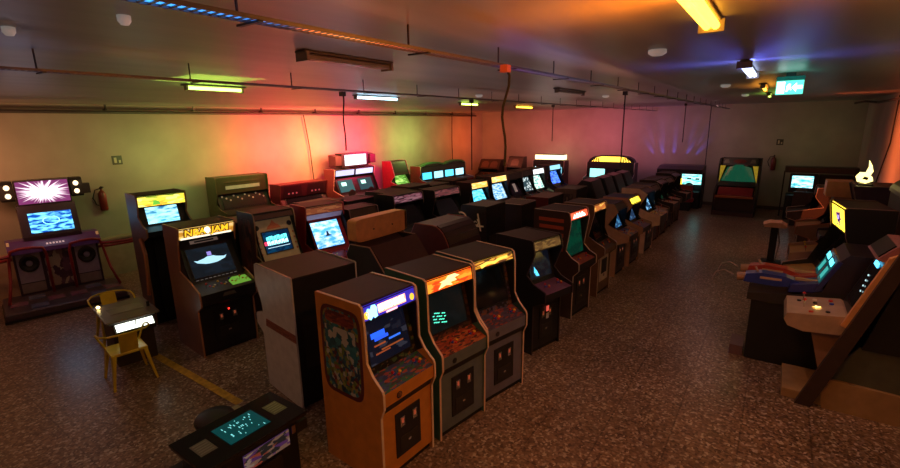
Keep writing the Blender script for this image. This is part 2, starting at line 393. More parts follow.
tag(MB().box(-4.88, -4.1, 2.30, 2.52, 0, .05).build('floor_channel', plain((.34, .36, .2), .5), bevel=.01), 'pale green low cable cover on the floor behind the cocktail cabinet', 'cable cover')

# pipes
m_pipe = plain((.05, .04, .04), .5)
pp = MB().tube([(XL+.12, YB+.1, 3.6), (XL+.12, 19.6, 3.6)], .035, 8)
pipe = tag(pp.build('heating_pipe', m_pipe), 'long dark pipe running just below the ceiling along the coloured wall', 'pipe')
for y in [0.5+1.9*k for k in range(10)]:
    MB().box(XL, XL+.16, y-.015, y+.015, 3.64, 3.67).box(XL+.1, XL+.14, y-.015, y+.015, 3.64, ZC).build('pipe_bracket', m_chrome if int(y) % 3 == 0 else m_pipe, pipe)
tag(MB().tube([(XR-.12, 3, 3.6), (XR-.12, 17.5, 3.6), (XR-.3, 18.4, 3.66), (XR-.35, 20.3, 3.66)], .03, 8).build('conduit_pipe', m_pipe), 'dark conduit along the top of the orange-lit right wall', 'pipe')
tag(MB().tube([(XR-.03, 15.2, 3.7), (XR-.03, 15.25, 2.6), (XR-.03, 16.4, 1.3)], .016, 6).build('wall_cable', m_rubber), 'thin dark cable running down the orange-lit right wall', 'cable')

# cable trays
def led_mat(stops):
    m, nt, b = nm('led_strip'); L = nt.links
    tc = N(nt, 'ShaderNodeTexCoord'); s = N(nt, 'ShaderNodeSeparateXYZ'); L.new(tc.outputs['Object'], s.inputs[0])
    mr = N(nt, 'ShaderNodeMapRange'); mr.inputs[1].default_value = 0; mr.inputs[2].default_value = 20; L.new(s.outputs['Y'], mr.inputs[0])
    r = N(nt, 'ShaderNodeValToRGB'); cr = r.color_ramp
    while len(cr.elements) < len(stops): cr.elements.new(.5)
    for k, (p, c) in enumerate(stops): cr.elements[k].position = p/20; cr.elements[k].color = (*c, 1)
    L.new(mr.outputs[0], r.inputs['Fac']); L.new(r.outputs['Color'], b.inputs['Emission Color']); b.inputs['Emission Strength'].default_value = 2.
    b.inputs['Base Color'].default_value = (.2, .2, .2, 1); return m
def tray(x, z, y0, y1, label, stops):
    t = thing('cable_tray', label, 'cable tray', (x, 0, 0))
    m = plain((.2, .18, .18), .4, .5)
    MB().box(-.042, -.036, y0, y1, z, z+.016).box(.036, .042, y0, y1, z, z+.016).build('side_rail', m, t)
    mb = MB(); y = y0
    while y < min(y1, 12): mb.box(-.036, .036, y, y+.012, z+.003, z+.006); y += .034
    mb.box(-.036, .036, 12, y1, z+.002, z+.008); mb.build('rungs', m, t)
    MB().box(-.028, .028, y0, y1, z+.0075, z+.012).build('led_strip', led_mat(stops), t)
    y = y0+.6
    while y < y1:
        MB().tube([(-.1, y, z+.03), (-.1, y, ZC)], .006, 6).box(-.10, .05, y-.010, y+.010, z-.008, z).build('tray_hanger', m_pipe, t); y += 1.05
    return t
k0 = (.008, .006, .006)
tray(-1.72, 3.6, -.5, 20.3, 'perforated cable tray with blue and orange light crossing the middle of the ceiling',
     [(0, k0), (.4, (.01, .05, .3)), (.8, (.04, .35, 1.)), (1.15, (.03, .15, .5)), (1.35, (.02, .02, .03)), (1.42, (1, .2, .03)), (1.65, (1., .33, .05)), (1.95, (.8, .12, .03)), (2.2, (.25, .06, .03)), (3., (.25, .06, .08)), (3.15, (.5, .22, .9)), (4.5, (.5, .4, .7)), (5.3, (.8, .25, .1)), (7, (.1, .06, .06)), (14, k0)])
tray(-4.2, 3.6, -.5, 20.3, 'narrow cable tray with dim blue and orange light nearer the coloured wall',
     [(0, k0), (.6, (.03, .2, .5)), (1.0, (.02, .12, .38)), (1.4, (.05, .05, .1)), (1.6, (.5, .13, .03)), (2.1, (.5, .12, .03)), (2.4, k0), (6, k0)])

# hanging cables
def cable(x, y, z1, label, wav=0., grp=None, box=None):
    pts = [(x, y, 3.6)]
    n = 10
    for k in range(1, n+1):
        f = k/n; pts.append((x+wav*math.sin(f*9)*(1-f), y+wav*.6*math.cos(f*7)*(1-f), 3.6+(z1-3.6)*f))
    o = tag(MB().tube(pts, .009, 6).build('power_cable', m_rubber), label, 'cable')
    MB().box(x-.028, x+.028, y-.028, y+.028, 3.55, 3.6).build('socket_box', box or m_pipe, o)
    return o
cable(-1.64, 3.03, 2.9, 'thick curling black cable dropping from the middle tray by a pink socket', .035, box=plain((.7, .2, .12), .4))
cable(-4.3, 3.95, 2.92, 'thin cable hanging from the narrow tray in front of the pink-red glow', .015)
cable(-4.25, 6.7, 2.45, 'thin hanging cable between the green and orange glow on the wall')
cable(-4.3, 10.2, 2.8, 'thin hanging cable above the far yellow-lit flat marquee')
cable(-1.8, 6.7, 2.6, 'dark cable hanging in front of the arched yellow marquee')
cable(-1.95, 12.5, 2.7, 'slanting far cable by the blue streaks on the wall')
tag(MB().tube([(-12.2, 9.55, 3.6), (-12.22, 9.7, 2.6), (-12.2, 9.75, 1.5)], .016, 6).build('wall_cable', m_rubber), 'thin cable down the left wall through the orange-yellow glow', 'cable')
tag(MB().tube([(-12.2, 17.6, 3.6), (-12.22, 17.6, 2.6), (-12.2, 17.6, 1.5)], .016, 6).build('wall_cable', m_rubber), 'thin cable down the left wall at the start of the far orange glow', 'cable')
tag(MB().tube([(-2.3, 20.3, 3.7), (-2.3, 20.32, 2.4), (-2.3, 20.3, 1.2)], .014, 6).build('wall_cable', m_rubber), 'thin dark cable down the far wall left of the green-domed game', 'cable')

# lamps
def lamp(x, y0, y1, col, s, label, z=3.70, on=True, tubes=1, w=.06):
    t = thing('fluorescent_lamp', label, 'ceiling lamp', (x, (y0+y1)/2, z), 0, None)
    h = (y1-y0)/2
    MB().box(-w, w, -h-.04, h+.04, .04, ZC-z-.002).build('housing', plain((.16, .14, .12), .5), t, bevel=.01)
    for k in range(tubes):
        xx = (k-(tubes-1)/2)*.044
        MB().tube([(xx, -h, .015), (xx, h, .015)], .021, 10).build('tube', glow(col, s) if on else plain((.3, .26, .24), .2), t)
    for s_ in (-1, 1): MB().box(-.035-(tubes-1)*.03, .035+(tubes-1)*.03, *sorted((s_*h, s_*(h+.025))), -.018, .05).build('end_cap', plain((.3, .25, .2), .5), t)
    return t
def area(loc, size, col, power, direc=(0, 0, -1), sy=None, spread=PI):
    l = bpy.data.lights.new('area_light', 'AREA'); l.shape = 'RECTANGLE'; l.size = size; l.size_y = sy or size; l.color = col; l.energy = power; l.spread = spread
    o = bpy.data.objects.new('area_light', l); C.objects.link(o); o.location = loc
    o.rotation_euler = Vector(direc).to_track_quat('-Z', 'Y').to_euler(); return o
ORG = (1., .36, .03)
lamp(-.40, 1.9, 3.14, (1., .42, .03), 9, 'bright orange fluorescent tube lamp nearest on the ceiling', tubes=2, w=.05)
lamp(-.38, 5.5, 6.9, (.5, .6, 1.), 5, 'blue-white twin tube ceiling lamp in front of the exit sign', tubes=2, w=.04)
lamp(-.35, 9.2, 10.4, ORG, 9, 'orange tube lamp mostly hidden behind the green exit sign')
lamp(-.35, 12.3, 13.3, (.6, 1., .15), 5, 'small green lamp just below the exit sign, far along the ceiling')
lamp(-3.0, 2.4, 3.3, (1, 1, 1), 0, 'unlit grey tube lamp on the ceiling between the two trays', on=False, tubes=2)
lamp(-6.25, 3.14, 3.87, (.62, 1., .12), 7, 'lime green tube lamp at the left with a green glow over it', w=.09)
lamp(-6.4, 6.2, 7.3, (.45, .8, 1.), 9, 'pale blue tube lamp above the red and pink wall glow')
lamp(-6.8, 10.2, 11.0, (.7, 1., .12), 9, 'yellow-green tube lamp in the middle of the far lamp row')
lamp(-7.0, 13.6, 14.8, (1., .45, .03), 9, 'small orange tube lamp farthest along the left row')
lamp(-3.1, 7.5, 8.7, (1, 1, 1), 0, 'unlit tube lamp between the trays, farther from the camera', on=False)
def detector(x, y, label, r=.07):
    o = tag(MB().lathe([(.001, -.05), (r*.6, -.048), (r, -.03), (r, -.004)], (x, y, ZC), 16).build('smoke_detector', plain((.8, .78, .74), .4, emit=.15), smooth=True), label, 'smoke detector')
for a in [(-.9, 4.2, 'white round smoke detector left of the orange lamp'), (-.85, 9.0, 'white round smoke detector left of the exit sign'), (-.8, 12.8, 'small far smoke detector in front of the far wall'),
          (-2.75, 1.12, 'white dome detector beside the blue-lit middle tray', .03), (-3.5, .85, 'small dome detector at the upper left of the ceiling', .03), (-4.9, 8.0, 'white detector above the orange wall glow'), (-3.2, 10.4, 'white ceiling detector to the right of the orange far lamp')]:
    detector(*a)

# exit sign
t = thing('exit_sign', 'glowing green emergency exit sign hanging from the ceiling', 'exit sign', (0.0, 7.4, 3.5))
MB().box(-.145, .145, -.03, .03, .165, .215).build('sign_housing', plain((.01, .16, .14), .4, emit=.25), t)
MB().box(-.14, .14, -.008, .008, .0, .165).build('sign_plate', glow((.12, .85, .62), 1.6), t)
MB().box(-.05, .05, -.025, .025, .215, .26).build('ceiling_mount', m_pipe, t)
wl = glow((.85, 1., .95), 3.)
Mx = Matrix(((1, 0, 0), (0, 0, -1), (0, 1, 0))).to_4x4(); Mx.translation = (0, -.011, .083)
flat(t, Mx, [(-.13, -.07), (-.05, -.07), (-.05, .07), (-.13, .07)], wl, 'door_symbol')
flat(t, Mx, [(.02, .0), (.07, .055), (.07, .022), (.13, .022), (.13, -.022), (.07, -.022), (.07, -.055)], wl, 'arrow')
mb = MB(); o = flat(t, Mx, [(-.035, -.05), (-.02, -.05), (-.0, -.01), (.01, -.035), (.022, -.03), (.008, .015), (.012, .04), (-.012, .045), (-.03, .02)], wl, 'running_figure')

# wall items
def extinguisher(x, y, z, rz, label):
    t = thing('fire_extinguisher', label, 'fire extinguisher', (x, y, z), rz)
    m = plain((.16, .02, .014), .35)
    MB().lathe([(.01, -.25), (.065, -.25), (.075, -.22), (.075, .12), (.05, .18), (.02, .2), (.02, .24)], (.09, 0, 0), 16).build('cylinder_body', m, t, smooth=True)
    MB().box(.06, .13, -.02, .02, .24, .27).box(.1, .22, -.012, .012, .27, .29).build('valve_handle', m_rubber, t)
    MB().tube([(.1, 0, .25), (.1, -.12, .22), (.1, -.18, .05), (.1, -.13, -.1), (.1, -.09, -.12)], .012, 8).build('hose', m_rubber, t)
    MB().box(0, .03, -.05, .05, -.1, .14).build('wall_bracket', m_pipe, t)
extinguisher(XL, 3.95, 1.72, 0, 'red fire extinguisher on the left wall beside the dance machine')
extinguisher(-.15, YF, 1.68, -PI/2, 'dark red fire extinguisher on the far wall right of the green-domed game')
for loc, ax, lab in (((XL, 4.39, 2.55), 'x', 'small square safety sign on the left wall above the extinguisher'), ((-.05, YF, 2.41), 'y', 'small square safety sign on the far wall above the extinguisher')):
    t = thing('wall_sign', lab, 'sign', loc, 0 if ax == 'x' else -PI/2)
    MB().box(.001, .008, -.1, .1, -.1, .1).build('sign_plate', plain((.05, .03, .025), .4), t)
    MB().box(.008, .010, -.06, -.01, -.06, .06).box(.008, .010, .03, .07, -.06, .0).build('symbol', plain((.5, .42, .3), .4), t)

# light
R_ = math.radians
area((-5.55, 3.05, 3.66), 1.0, (.55, 1., .1), 5., (0, 0, 1), .8, R_(60))  # unseen uplight added to make the green patch on the ceiling
area((-6.25, 3.5, 3.55), .3, (.55, 1., .1), 2.0, (0, 0, 1), .7)
for sx in (-1, 1):
    area((-.40+.18*sx, 2.5, 3.52), .08, (1., .22, .01), 15, (.9*sx, 0, 1), 1.3)
    area((-.34+.14*sx, 5.6, 3.6), .06, (.12, .15, 1.), 4.5, (.9*sx, 0, 1), 1.1)
area((-.40, 2.5, 3.66), .1, ORG, 22, (0, 0, -1), 1.3)
area((-.35, 9.8, 3.55), .3, ORG, 3, (0, 0, 1), 1.2)
area((-.35, 12.9, 3.55), .3, (.5, 1., .1), 1.5, (0, 0, 1), 1.2)
area((0, 7.2, 3.55), .3, (.05, .8, .6), .5, (0, 0, 1))
area((-6.4, 6.8, 3.55), .2, (.5, .7, 1.), 1.0, (0, 0, 1), 1.1)
area((-6.8, 10.6, 3.55), .2, (.6, 1., .1), 1.0, (0, 0, 1), .8)
area((-7.0, 14.2, 3.55), .2, ORG, 1.2, (0, 0, 1), 1.1)
# coloured wash on the walls
for y, c, p in ((-1.5, (1., .34, .14), 22), (1.6, (1., .36, .16), 22), (3.4, (.55, .34, .14), 8), (5.4, (.34, .50, .12), 24), (7.0, (.34, .58, .10), 26), (8.6, (1., .03, .07), 125), (9.95, (1., .32, .09), 120), (11.5, (1., .025, .15), 115), (14.3, (.36, .55, .12), 62), (16.4, (.7, .4, .14), 10), (18.4, (1., .12, .03), 34)):
    area((XL+1.5, y, 2.6), .9, c, p, (-1, 0, 0), .6)
for x, c, p in ((-10.7, (1., .2, .10), 14), (-8.6, (.95, .17, .17), 28), (-6.2, (.8, .15, .22), 34), (-4.0, (.5, .2, .42), 16), (-1.8, (.42, .26, .22), 8), (.6, (.34, .38, .14), 5)):
    area((x, YF-1.9, 2.6), .9, c, p, (0, 1, 0), .6)
def spot(loc, tgt, col, e, ang, blend=.5):
    l = bpy.data.lights.new('spot_light', 'SPOT'); l.color = col; l.energy = e; l.spot_size = R_(ang); l.spot_blend = blend; l.shadow_soft_size = .02
    o = bpy.data.objects.new('spot_light', l); C.objects.link(o); o.location = loc
    o.rotation_euler = (Vector(tgt)-Vector(loc)).to_track_quat('-Z', 'Y').to_euler()
for k, x in enumerate((-4.35, -3.9, -3.45, -2.9, -2.5)):
    spot((x*.5-1.75, 20.22, 1.5), (x, YF, 2.15), (.12, .12, 1.), 45, 15, 1.)
    spot((x*.5-1.75, 20.22, 1.5), (x, YF-.02, 2.6), (.14, .12, 1.), 50, 10, 1.)
area((XR-1.3, 14.5, 2.9), .6, (1., .16, .04), 60, (1, 0, -.1), 5, R_(120))
def add_fill(x, y, z, col, e):  # unseen fill light without a fixture, added in place of ambient bounce
    l = bpy.data.lights.new('fill_spot', 'SPOT'); l.color = col; l.energy = e; l.spot_size = R_(165); l.spot_blend = 1.; l.shadow_soft_size = 0.
    o = bpy.data.objects.new('fill_spot', l); C.objects.link(o); o.location = (x, y, z)
WM = (1., .54, .36)
for x, y, e, c in ((1.2, 6.0, 44, (1., .45, .2)), (-2.4, -1.2, 60, (1., .5, .3)), (.8, -.8, 60, (1., .5, .3)), (-6., -1.5, 30, WM), (-.8, 5.0, 60, (1., .48, .26)), (-.8, 9.0, 60, (1., .46, .28)), (-1.0, 13.5, 50, (1., .46, .36)), (-1.6, 16.2, 24, (.9, .5, .5)),
                   (-5.6, 5.5, 34, WM), (-5.6, 9.5, 40, WM), (-5.6, 13.5, 40, WM), (-9.3, 7., 26, (1., .5, .3)), (-9.3, 12., 30, (1., .45, .3)), (-9.0, 1.8, 20, (.95, .5, .5)), (-5.2, 1.6, 14, WM)):
    add_fill(x, y, 3.72, c, e)
for x, y, e, c in ((-3.9, 3.6, 45, (1., .5, .46)), (-5.8, 7., 45, (.95, .5, .45)), (-3.9, 9.5, 45, (1., .5, .42)), (-9.3, 6.0, 18, (.9, .6, .4)), (-9.3, 11.0, 18, (1., .4, .4)), (-3.8, 14.5, 40, (.9, .45, .5)), (-.5, 1.0, 30, (1., .45, .3)), (-9.2, 1.5, 20, (.9, .5, .5))):
    add_fill(x, y, 1.95, c, e); bpy.context.scene.collection.objects[-1].rotation_euler = (PI, 0, 0)  # upward fill added among the machines to brighten the ceiling
w = bpy.data.worlds.new('w'); bpy.context.scene.world = w; w.use_nodes = True
w.node_tree.nodes['Background'].inputs[0].default_value = (.4, .28, .24, 1); w.node_tree.nodes['Background'].inputs[1].default_value = .02

# ------------------------------------------------------------------ camera
def make_cam():
    f, cx, cy = 465., 450., 234.
    p, r, yaw = R_(13.2), R_(-1.0), R_(35.2025)
    F = Vector((-math.sin(yaw)*math.cos(p), math.cos(yaw)*math.cos(p), -math.sin(p))); Rt = Vector((math.cos(yaw), math.sin(yaw), 0)); U = Rt.cross(F)
    R2 = Rt*math.cos(r)+U*math.sin(r); U2 = -Rt*math.sin(r)+U*math.cos(r)
    M = Matrix((R2, U2, -F)).transposed().to_4x4(); M.translation = (0, 0, 3.2)
    cd = bpy.data.cameras.new('camera'); cd.sensor_width = 36; cd.lens = f/900*36; cd.clip_start = .05
    c = bpy.data.objects.new('camera', cd); C.objects.link(c); c.matrix_world = M; bpy.context.scene.camera = c
make_cam()
sc = bpy.context.scene
sc.view_settings.view_transform = 'Standard'; sc.view_settings.exposure = 0.; sc.view_settings.look = 'None'
# ------------------------------------------------------------------ machines
def cab(label, cx, cy, face='E', rz=0., P=CLASSIC, H=None, **k):
    """cx, cy: world centre of the cabinet's top panel"""
    if H: P = scaled(P, H/P['H'])
    r = R_(rz); ang = {'E': 0., 'W': PI, 'S': -PI/2}[face]+r
    d = P['D']/2-P['edge'][0][0]/2
    lx, ly = cx+d*math.cos(ang), cy+d*math.sin(ang)
    ret = cabinet(label, 0, 0, face, P, rz=r, **k)
    ret[0].location = (lx, ly, 0); return ret
def ex(ret, mb, name, mat, par=None, **k):
    return mb.build(name, mat, par or ret[0], xf=ret[3], **k)
def extxt(ret, line, txt, size, mat, name='lettering', u=.5, v=.5, par=None, width=None, off=.008, cy=0., shear=0., bold=0.):
    M = ret[3] @ panel_mtx(line[0], line[1], cy, off, u, v, ret[2]*2)
    return text_mesh(name, txt, size, mat, par or ret[0], M, width=width, shear=shear, bold=bold)
def exflat(ret, line, pts, mat, name, u=.5, v=.5, off=.006, par=None, cy=0.):
    M = ret[3] @ panel_mtx(line[0], line[1], cy, off, u, v, ret[2]*2)
    return flat(par or ret[0], M, pts, mat, name)

# --- front row: orange, grey-green, blue
FR = 'front row of upright cabinets along the right aisle'
oart = art(3, [(.02, .10, .13), (.28, .32, .05), (.03, .20, .22), (.12, .02, .02), (.30, .22, .08), (.02, .05, .09), (.45, .45, .38), (.14, .2, .03), (.05, .22, .26), (.3, .08, .03)], 15, dist=.35, sy=1.5)
PO = CLASSIC; dz = PO['H']
sa = [('art_border', blobpoly(.335, 1.20, .56, .88, 28, 6.), plain((.13, .02, .015), .4), .002), ('side_art', blobpoly(.335, 1.205, .49, .81, 28, 6.), oart, .004)]
sa.append(('side_art_header', blobpoly(.335, 1.53, .40, .12, 20, 4.), art(4, [(.22, .03, .02), (.3, .06, .03), (.12, .02, .02)], 7), .005))
sa.append(('side_art_sky', [(.12, 1.2), (.12, 1.44), (.54, 1.44), (.54, 1.05), (.36, 1.3), (.24, 1.22)], art(6, [(.03, .17, .2), (.04, .22, .25), (.02, .1, .13), (.5, .5, .42)], 6), .005))
r = cab('bright orange cabinet with blue marquee and framed side art, nearest in the front row', -3.07, 2.94, 'E', -3, PO, W=.70, side=(.62, .24, .035), trim=(.85, .65, .5), marq=glow((.035, .02, .42), 1.3),
        bezel=art(5, [(.01, .01, .01), (.02, .03, .02), (.2, .12, .06), (.01, .01, .01), (.07, .14, .07), (.02, .015, .015)], 16), screen=scr(2, (.002, .003, .008), (.02, .02, .03), 1.2, 5, .8),
        ctl=art(9, [(.05, .09, .22), (.03, .16, .08), (.35, .08, .04), (.04, .06, .16), (.06, .05, .05)], 12), sideart=sa, group=FR, top=(.05, .03, .028))
mq = r[1]['marq']; bz = r[1]['bez']
tb = exflat(r, mq, [(-.15, -.042), (.2, -.042), (.2, .038), (-.15, .038)], glow((1., .36, .22), 2.2), 'logo_plate', u=.5, v=.55)
extxt(r, mq, 'MARIO BROS.', .075, glow((1., .93, .85), 5.), u=.53, v=.55, width=.33, off=.011, bold=.003, par=tb)
exflat(r, mq, [(-.075, .0), (-.05, .045), (-.02, .03), (0, .06), (.04, .055), (.06, .02), (.05, -.02), (.055, -.05), (.02, -.06), (0, -.04), (-.03, -.065), (-.06, -.04)], glow((.25, .75, .8), 3.), 'marquee_splash', u=.17, v=.5)
for u in (.06, .93): exflat(r, mq, [(.03*math.cos(a*PI/4), .035*math.sin(a*PI/4)) for a in range(8)], glow((.8, .45, .04), 1.8), 'marquee_badge', u=u, v=.42)
exflat(r, mq, [(-.06, -.01), (.08, -.01), (.08, .008), (-.06, .008)], glow((1., .5, .6), 2.), 'marquee_caption', u=.5, v=.16)
for (u0, v0, ww, hh, c) in ((-.17, .12, .17, .05, (.02, .12, 1.)), (-.12, .045, .17, .03, (.02, .1, .9)), (.12, -.04, .15, .018, (.03, .15, .8)), (-.17, -.06, .14, .014, (.6, .12, .03)), (.05, -.16, .28, .014, (.5, .12, .03)), (-.14, -.2, .18, .014, (.5, .1, .03))):
    exflat(r, bz, [(-ww/2, -hh/2), (ww/2, -hh/2), (ww/2, hh/2), (-ww/2, hh/2)], glow(c, 1.3 if c[2] > .5 else .5), 'screen_platform', u=.5+u0, v=.5+v0, off=.0175, par=r[4]['screen'])
lipl = (r[1]['ctl'][1], r[1]['lipb'])
exflat(r, lipl, [(.034*math.cos(a*PI/8), .034*math.sin(a*PI/8)) for a in range(16)], plain((.04, .03, .05), .4), 'round_emblem', u=.28, v=.4)
exflat(r, lipl, [(.024*math.cos(a*PI/8), .024*math.sin(a*PI/8)) for a in range(16)], plain((.38, .16, .06), .4), 'emblem_ring', u=.28, v=.4, off=.008)
for v in (.62, .4, .18): exflat(r, lipl, [(-.018, -.003), (.018, -.003), (.018, .003), (-.018, .003)], plain((.04, .03, .05), .4), 'emblem_bar', u=.28, v=v*.5+.2, off=.0105)

gsa = [('side_art', [(.08, .75), (.1, 1.6), (.5, 1.62), (.5, 1.2), (.35, .75)], art(12, [(.08, .015, .015), (.14, .06, .03), (.03, .03, .03), (.1, .03, .02), (.05, .07, .05)], 8), .003)]
r = cab('grey-green cabinet with orange fiery marquee and orange control panel', -2.98, 3.80, 'E', -9, PO, W=.72, side=(.055, .17, .16), front=(.13, .16, .18), trim=(.8, .55, .42), marq=art(21, [(1., .16, .01), (1., .34, .03), (.85, .06, .01), (1., .22, .015)], 5, 1.25),
        bezel=art(22, [(.02, .01, .01), (.18, .06, .03), (.05, .02, .02), (.1, .05, .03), (.02, .02, .015)], 17), screen=scr(4, (.002, .004, .004), (.004, .006, .006), 1, 5, .8),
        ctl=art(23, [(.38, .07, .02), (.28, .04, .015), (.45, .14, .04), (.06, .02, .02)], 13), sideart=gsa, group=FR, top=(.05, .03, .03))
mq = r[1]['marq']; bz = r[1]['bez']
exflat(r, mq, [(-.16, -.05), (-.1, .005), (-.13, .02), (-.04, .03), (0, .06), (.1, .062), (.17, .03), (.09, .022), (.12, -.01), (.02, -.012), (.05, -.045), (-.05, -.03)], glow((1., .75, .3), 1.8), 'marquee_logo_flash', u=.47)
for i in range(7):
    for j in range(4):
        if (i*3+j*5) % 4: exflat(r, bz, [(0, 0), (.022, 0), (.022, .010), (0, .010)], glow((.1, .9, .6), 1.6), 'screen_dots', u=.18+i*.038, v=.52-j*.06-i*.012, off=.0175, par=r[4]['screen'])
exflat(r, (r[1]['ctl'][1], r[1]['lipb']), [(.03*math.cos(a*PI/8), .03*math.sin(a*PI/8)) for a in range(16)], plain((.02, .02, .02), .4), 'round_emblem', u=.25, v=.4)

bsa = [('side_art', [(.08, .75), (.1, 1.6), (.5, 1.62), (.5, 1.2), (.35, .75)], art(32, [(.02, .04, .06), (.05, .03, .05), (.02, .03, .04)], 8), .003)]
r = cab('dark blue cabinet with narrow yellow-orange marquee and grey-violet front', -2.90, 4.60, 'E', -12, prof(mh=.12), W=.72, side=(.025, .085, .13), front=(.17, .16, .22), trim=(.8, .55, .42), marq=art(31, [(.7, .3, .02), (.9, .5, .06), (.12, .05, .02), (.5, .16, .02), (.25, .08, .02)], 6, .9),
        bezel=art(33, [(.015, .01, .02), (.2, .08, .05), (.06, .03, .12), (.12, .1, .15), (.02, .012, .02)], 17), screen=m_off,
        ctl=art(34, [(.06, .05, .10), (.3, .05, .03), (.08, .07, .12), (.05, .04, .07)], 13), sideart=bsa, group=FR, top=(.05, .035, .035))
exflat(r, r[1]['marq'], [(-.22, -.04), (-.1, -.012), (.0, -.03), (.1, -.005), (.24, .0), (.24, .03), (.08, .02), (0, .005), (-.12, .02), (-.24, 0)], glow((1., .7, .1), 1.5), 'marquee_lightning')
exflat(r, (r[1]['ctl'][1], r[1]['lipb']), [(.03*math.cos(a*PI/8), .03*math.sin(a*PI/8)) for a in range(16)], plain((.03, .03, .05), .4), 'round_emblem', u=.25, v=.4)

BL = prof(D=.9, H=1.66, mh=.16, tx=.64, mx=.70, ex=.56, btx=.46, bbx=.60, bz=1.0, cz=.94, kx=.68, lip=.1)
r = cab('plain black cabinet with faint gold marquee and violet control panel', -2.84, 5.97, 'E', -14, BL, W=.64, side=(.014, .012, .014), trim=(.05, .03, .035), marq=art(41, [(.16, .09, .03), (.26, .16, .05), (.1, .05, .02)], 6, .55),
        screen=scr(6, (.003, .004, .008), (.006, .01, .014), 1., 6, .7), ctl=plain((.16, .06, .12), .35), group=FR, top=(.055, .03, .03))
for (a, b) in ((.05, -.13), (.02, -.07), (.08, -.16)): exflat(r, r[1]['bez'], [(-.03, -.04), (.03, -.045), (.01, 0), (-.01, .05)], glow((.1, .55, .9), 1.8), 'screen_shape', u=.28+a, v=.36+b+.08, off=.0175, par=r[4]['screen'])
exflat(r, r[1]['front'], [(-.03, -.04), (.03, -.04), (.03, .04), (-.03, .04)], glow((.9, .12, .08), .8), 'lit_coin_slot', u=.5, v=.82, off=.03)
exflat(r, r[1]['front'], [(-.03, -.04), (.03, -.04), (.03, .04), (-.03, .04)], m_whtp, 'price_card', u=.5, v=.66, off=.03)

TALL = prof(D=.85, H=1.80, mh=.15, tx=.62, mx=.68, ex=.60, btx=.52, bbx=.62, bz=1.0, cz=.95, kx=.74, lip=.1)
rsa = [('side_stripe', [(.1+.012*k, 1.62-.12*k), (.1+.012*k, 1.68-.12*k), (.56, 1.68-.12*k), (.56, 1.62-.12*k)], plain((.42, .07, .03), .4), .003) for k in range(5)]
r = cab('tall black cabinet with red striped side and white-red lit marquee', -2.95, 7.45, 'E', -6, TALL, W=.68, side=(.05, .025, .02), front=(.02, .014, .014), trim=(.6, .45, .38), marq=glow((1., .12, .05), 1.6),
        screen=scr(7, (.0, .035, .02), (.0, .06, .03), .6, 4, .5), scrsize=(.06, .94, .9), ctl=plain((.28, .06, .04), .35), sideart=rsa, group=FR, top=(.05, .03, .03))
exflat(r, r[1]['marq'], [(-.22, -.03), (-.15, .03), (-.12, -.01), (-.07, .045), (-.02, 0), (.03, .045), (.06, -.005), (.12, .04), (.2, .0), (.22, -.035)], glow((1., .82, .75), 4.5), 'marquee_logo_flash')

WD = prof(D=.84, H=1.74, mh=.16, tx=.56, mx=.60, ex=.50, btx=.45, bbx=.60, bz=.98, cz=.92, kx=.72, lip=.09)
r = cab('brown wooden cabinet with orange marquee and white-framed lower door', -2.95, 8.65, 'E', -4, WD, W=.62, side=(.17, .085, .04), front=(.16, .09, .05), trim=(.5, .36, .27), marq=art(51, [(.9, .35, .06), (.2, .06, .02), (1., .5, .1), (.5, .15, .03)], 4, 1.2),
        bezel=m_black, ctl=plain((.09, .06, .05), .4), group=FR, door=False, top=(.06, .04, .035))
f0, f1 = r[1]['front']
d = ex(r, MB().slab(lerp(f0, f1, .0), lerp(f0, f1, .72), -.2, .2, .008, .010), 'lower_door', plain((.55, .45, .36), .4))
ex(r, MB().slab(lerp(f0, f1, .08), lerp(f0, f1, .5), -.13, .13, .004, .014), 'door_window', m_black, d)
ex(r, MB().slab(lerp(f0, f1, .53), lerp(f0, f1, .6), -.03, .03, .006, .018), 'coin_slot', m_chrome, d)

rnd = prof(D=.92, H=1.55, mh=.14, tx=.55, mx=.66, ex=.45, btx=.38, bbx=.60, bz=.95, cz=.90, kx=.66, lip=.1)
r = cab('tan cabinet with big bare side and small blue screen, beyond the wooden one', -2.95, 10.0, 'E', -3, rnd, W=.66, side=(.55, .31, .19), front=(.05, .03, .03), trim=(.3, .17, .1), screen=scr(8, (.02, .08, .2), (.08, .3, .55), .8, 5, .6), ctl=art(61, [(.2, .1, .2), (.5, .12, .05), (.08, .1, .3)], 7), group=FR, top=(.03, .035, .08))
r = cab('blue-topped cabinet with glowing yellow marquee in the aisle row', -2.9, 10.95, 'E', -3, rnd, W=.7, side=(.52, .29, .18), front=(.04, .03, .04), trim=(.3, .17, .1), marq=glow((1., .72, .04), 3.), screen=scr(9, (.02, .05, .12), (.08, .2, .4), .7, 6, .7), ctl=plain((.16, .1, .25), .3), group=FR, top=(.015, .035, .11))
exflat(r, r[1]['marq'], [(-.012, -.05), (.012, -.05), (.012, .05), (-.012, .05)], plain((.3, .12, .02), .5), 'marquee_divider')
RW = prof(D=.95, H=1.60, mh=.10, tx=.42, mx=.62, ex=.42, btx=.36, bbx=.60, bz=.98, cz=.96, kx=.62, lip=.2)
wsa = [('round_side_badge', blobpoly(.36, 1.38, .22, .22, 20, 2.), plain((.3, .03, .03), .4), .003)]
r = cab('pale cream cabinet with a dark red round badge on its curved side', -2.9, 12.25, 'E', -3, RW, W=.72, side=(.8, .56, .45), front=(.05, .04, .05), trim=(.4, .28, .22), screen=scr(10, (.01, .04, .1), (.2, .5, .8), 1.2, 5, .62), ctl=art(62, [(.5, .25, .05), (.25, .1, .05), (.6, .4, .1)], 6), sideart=wsa, group=FR, top=(.1, .07, .07))
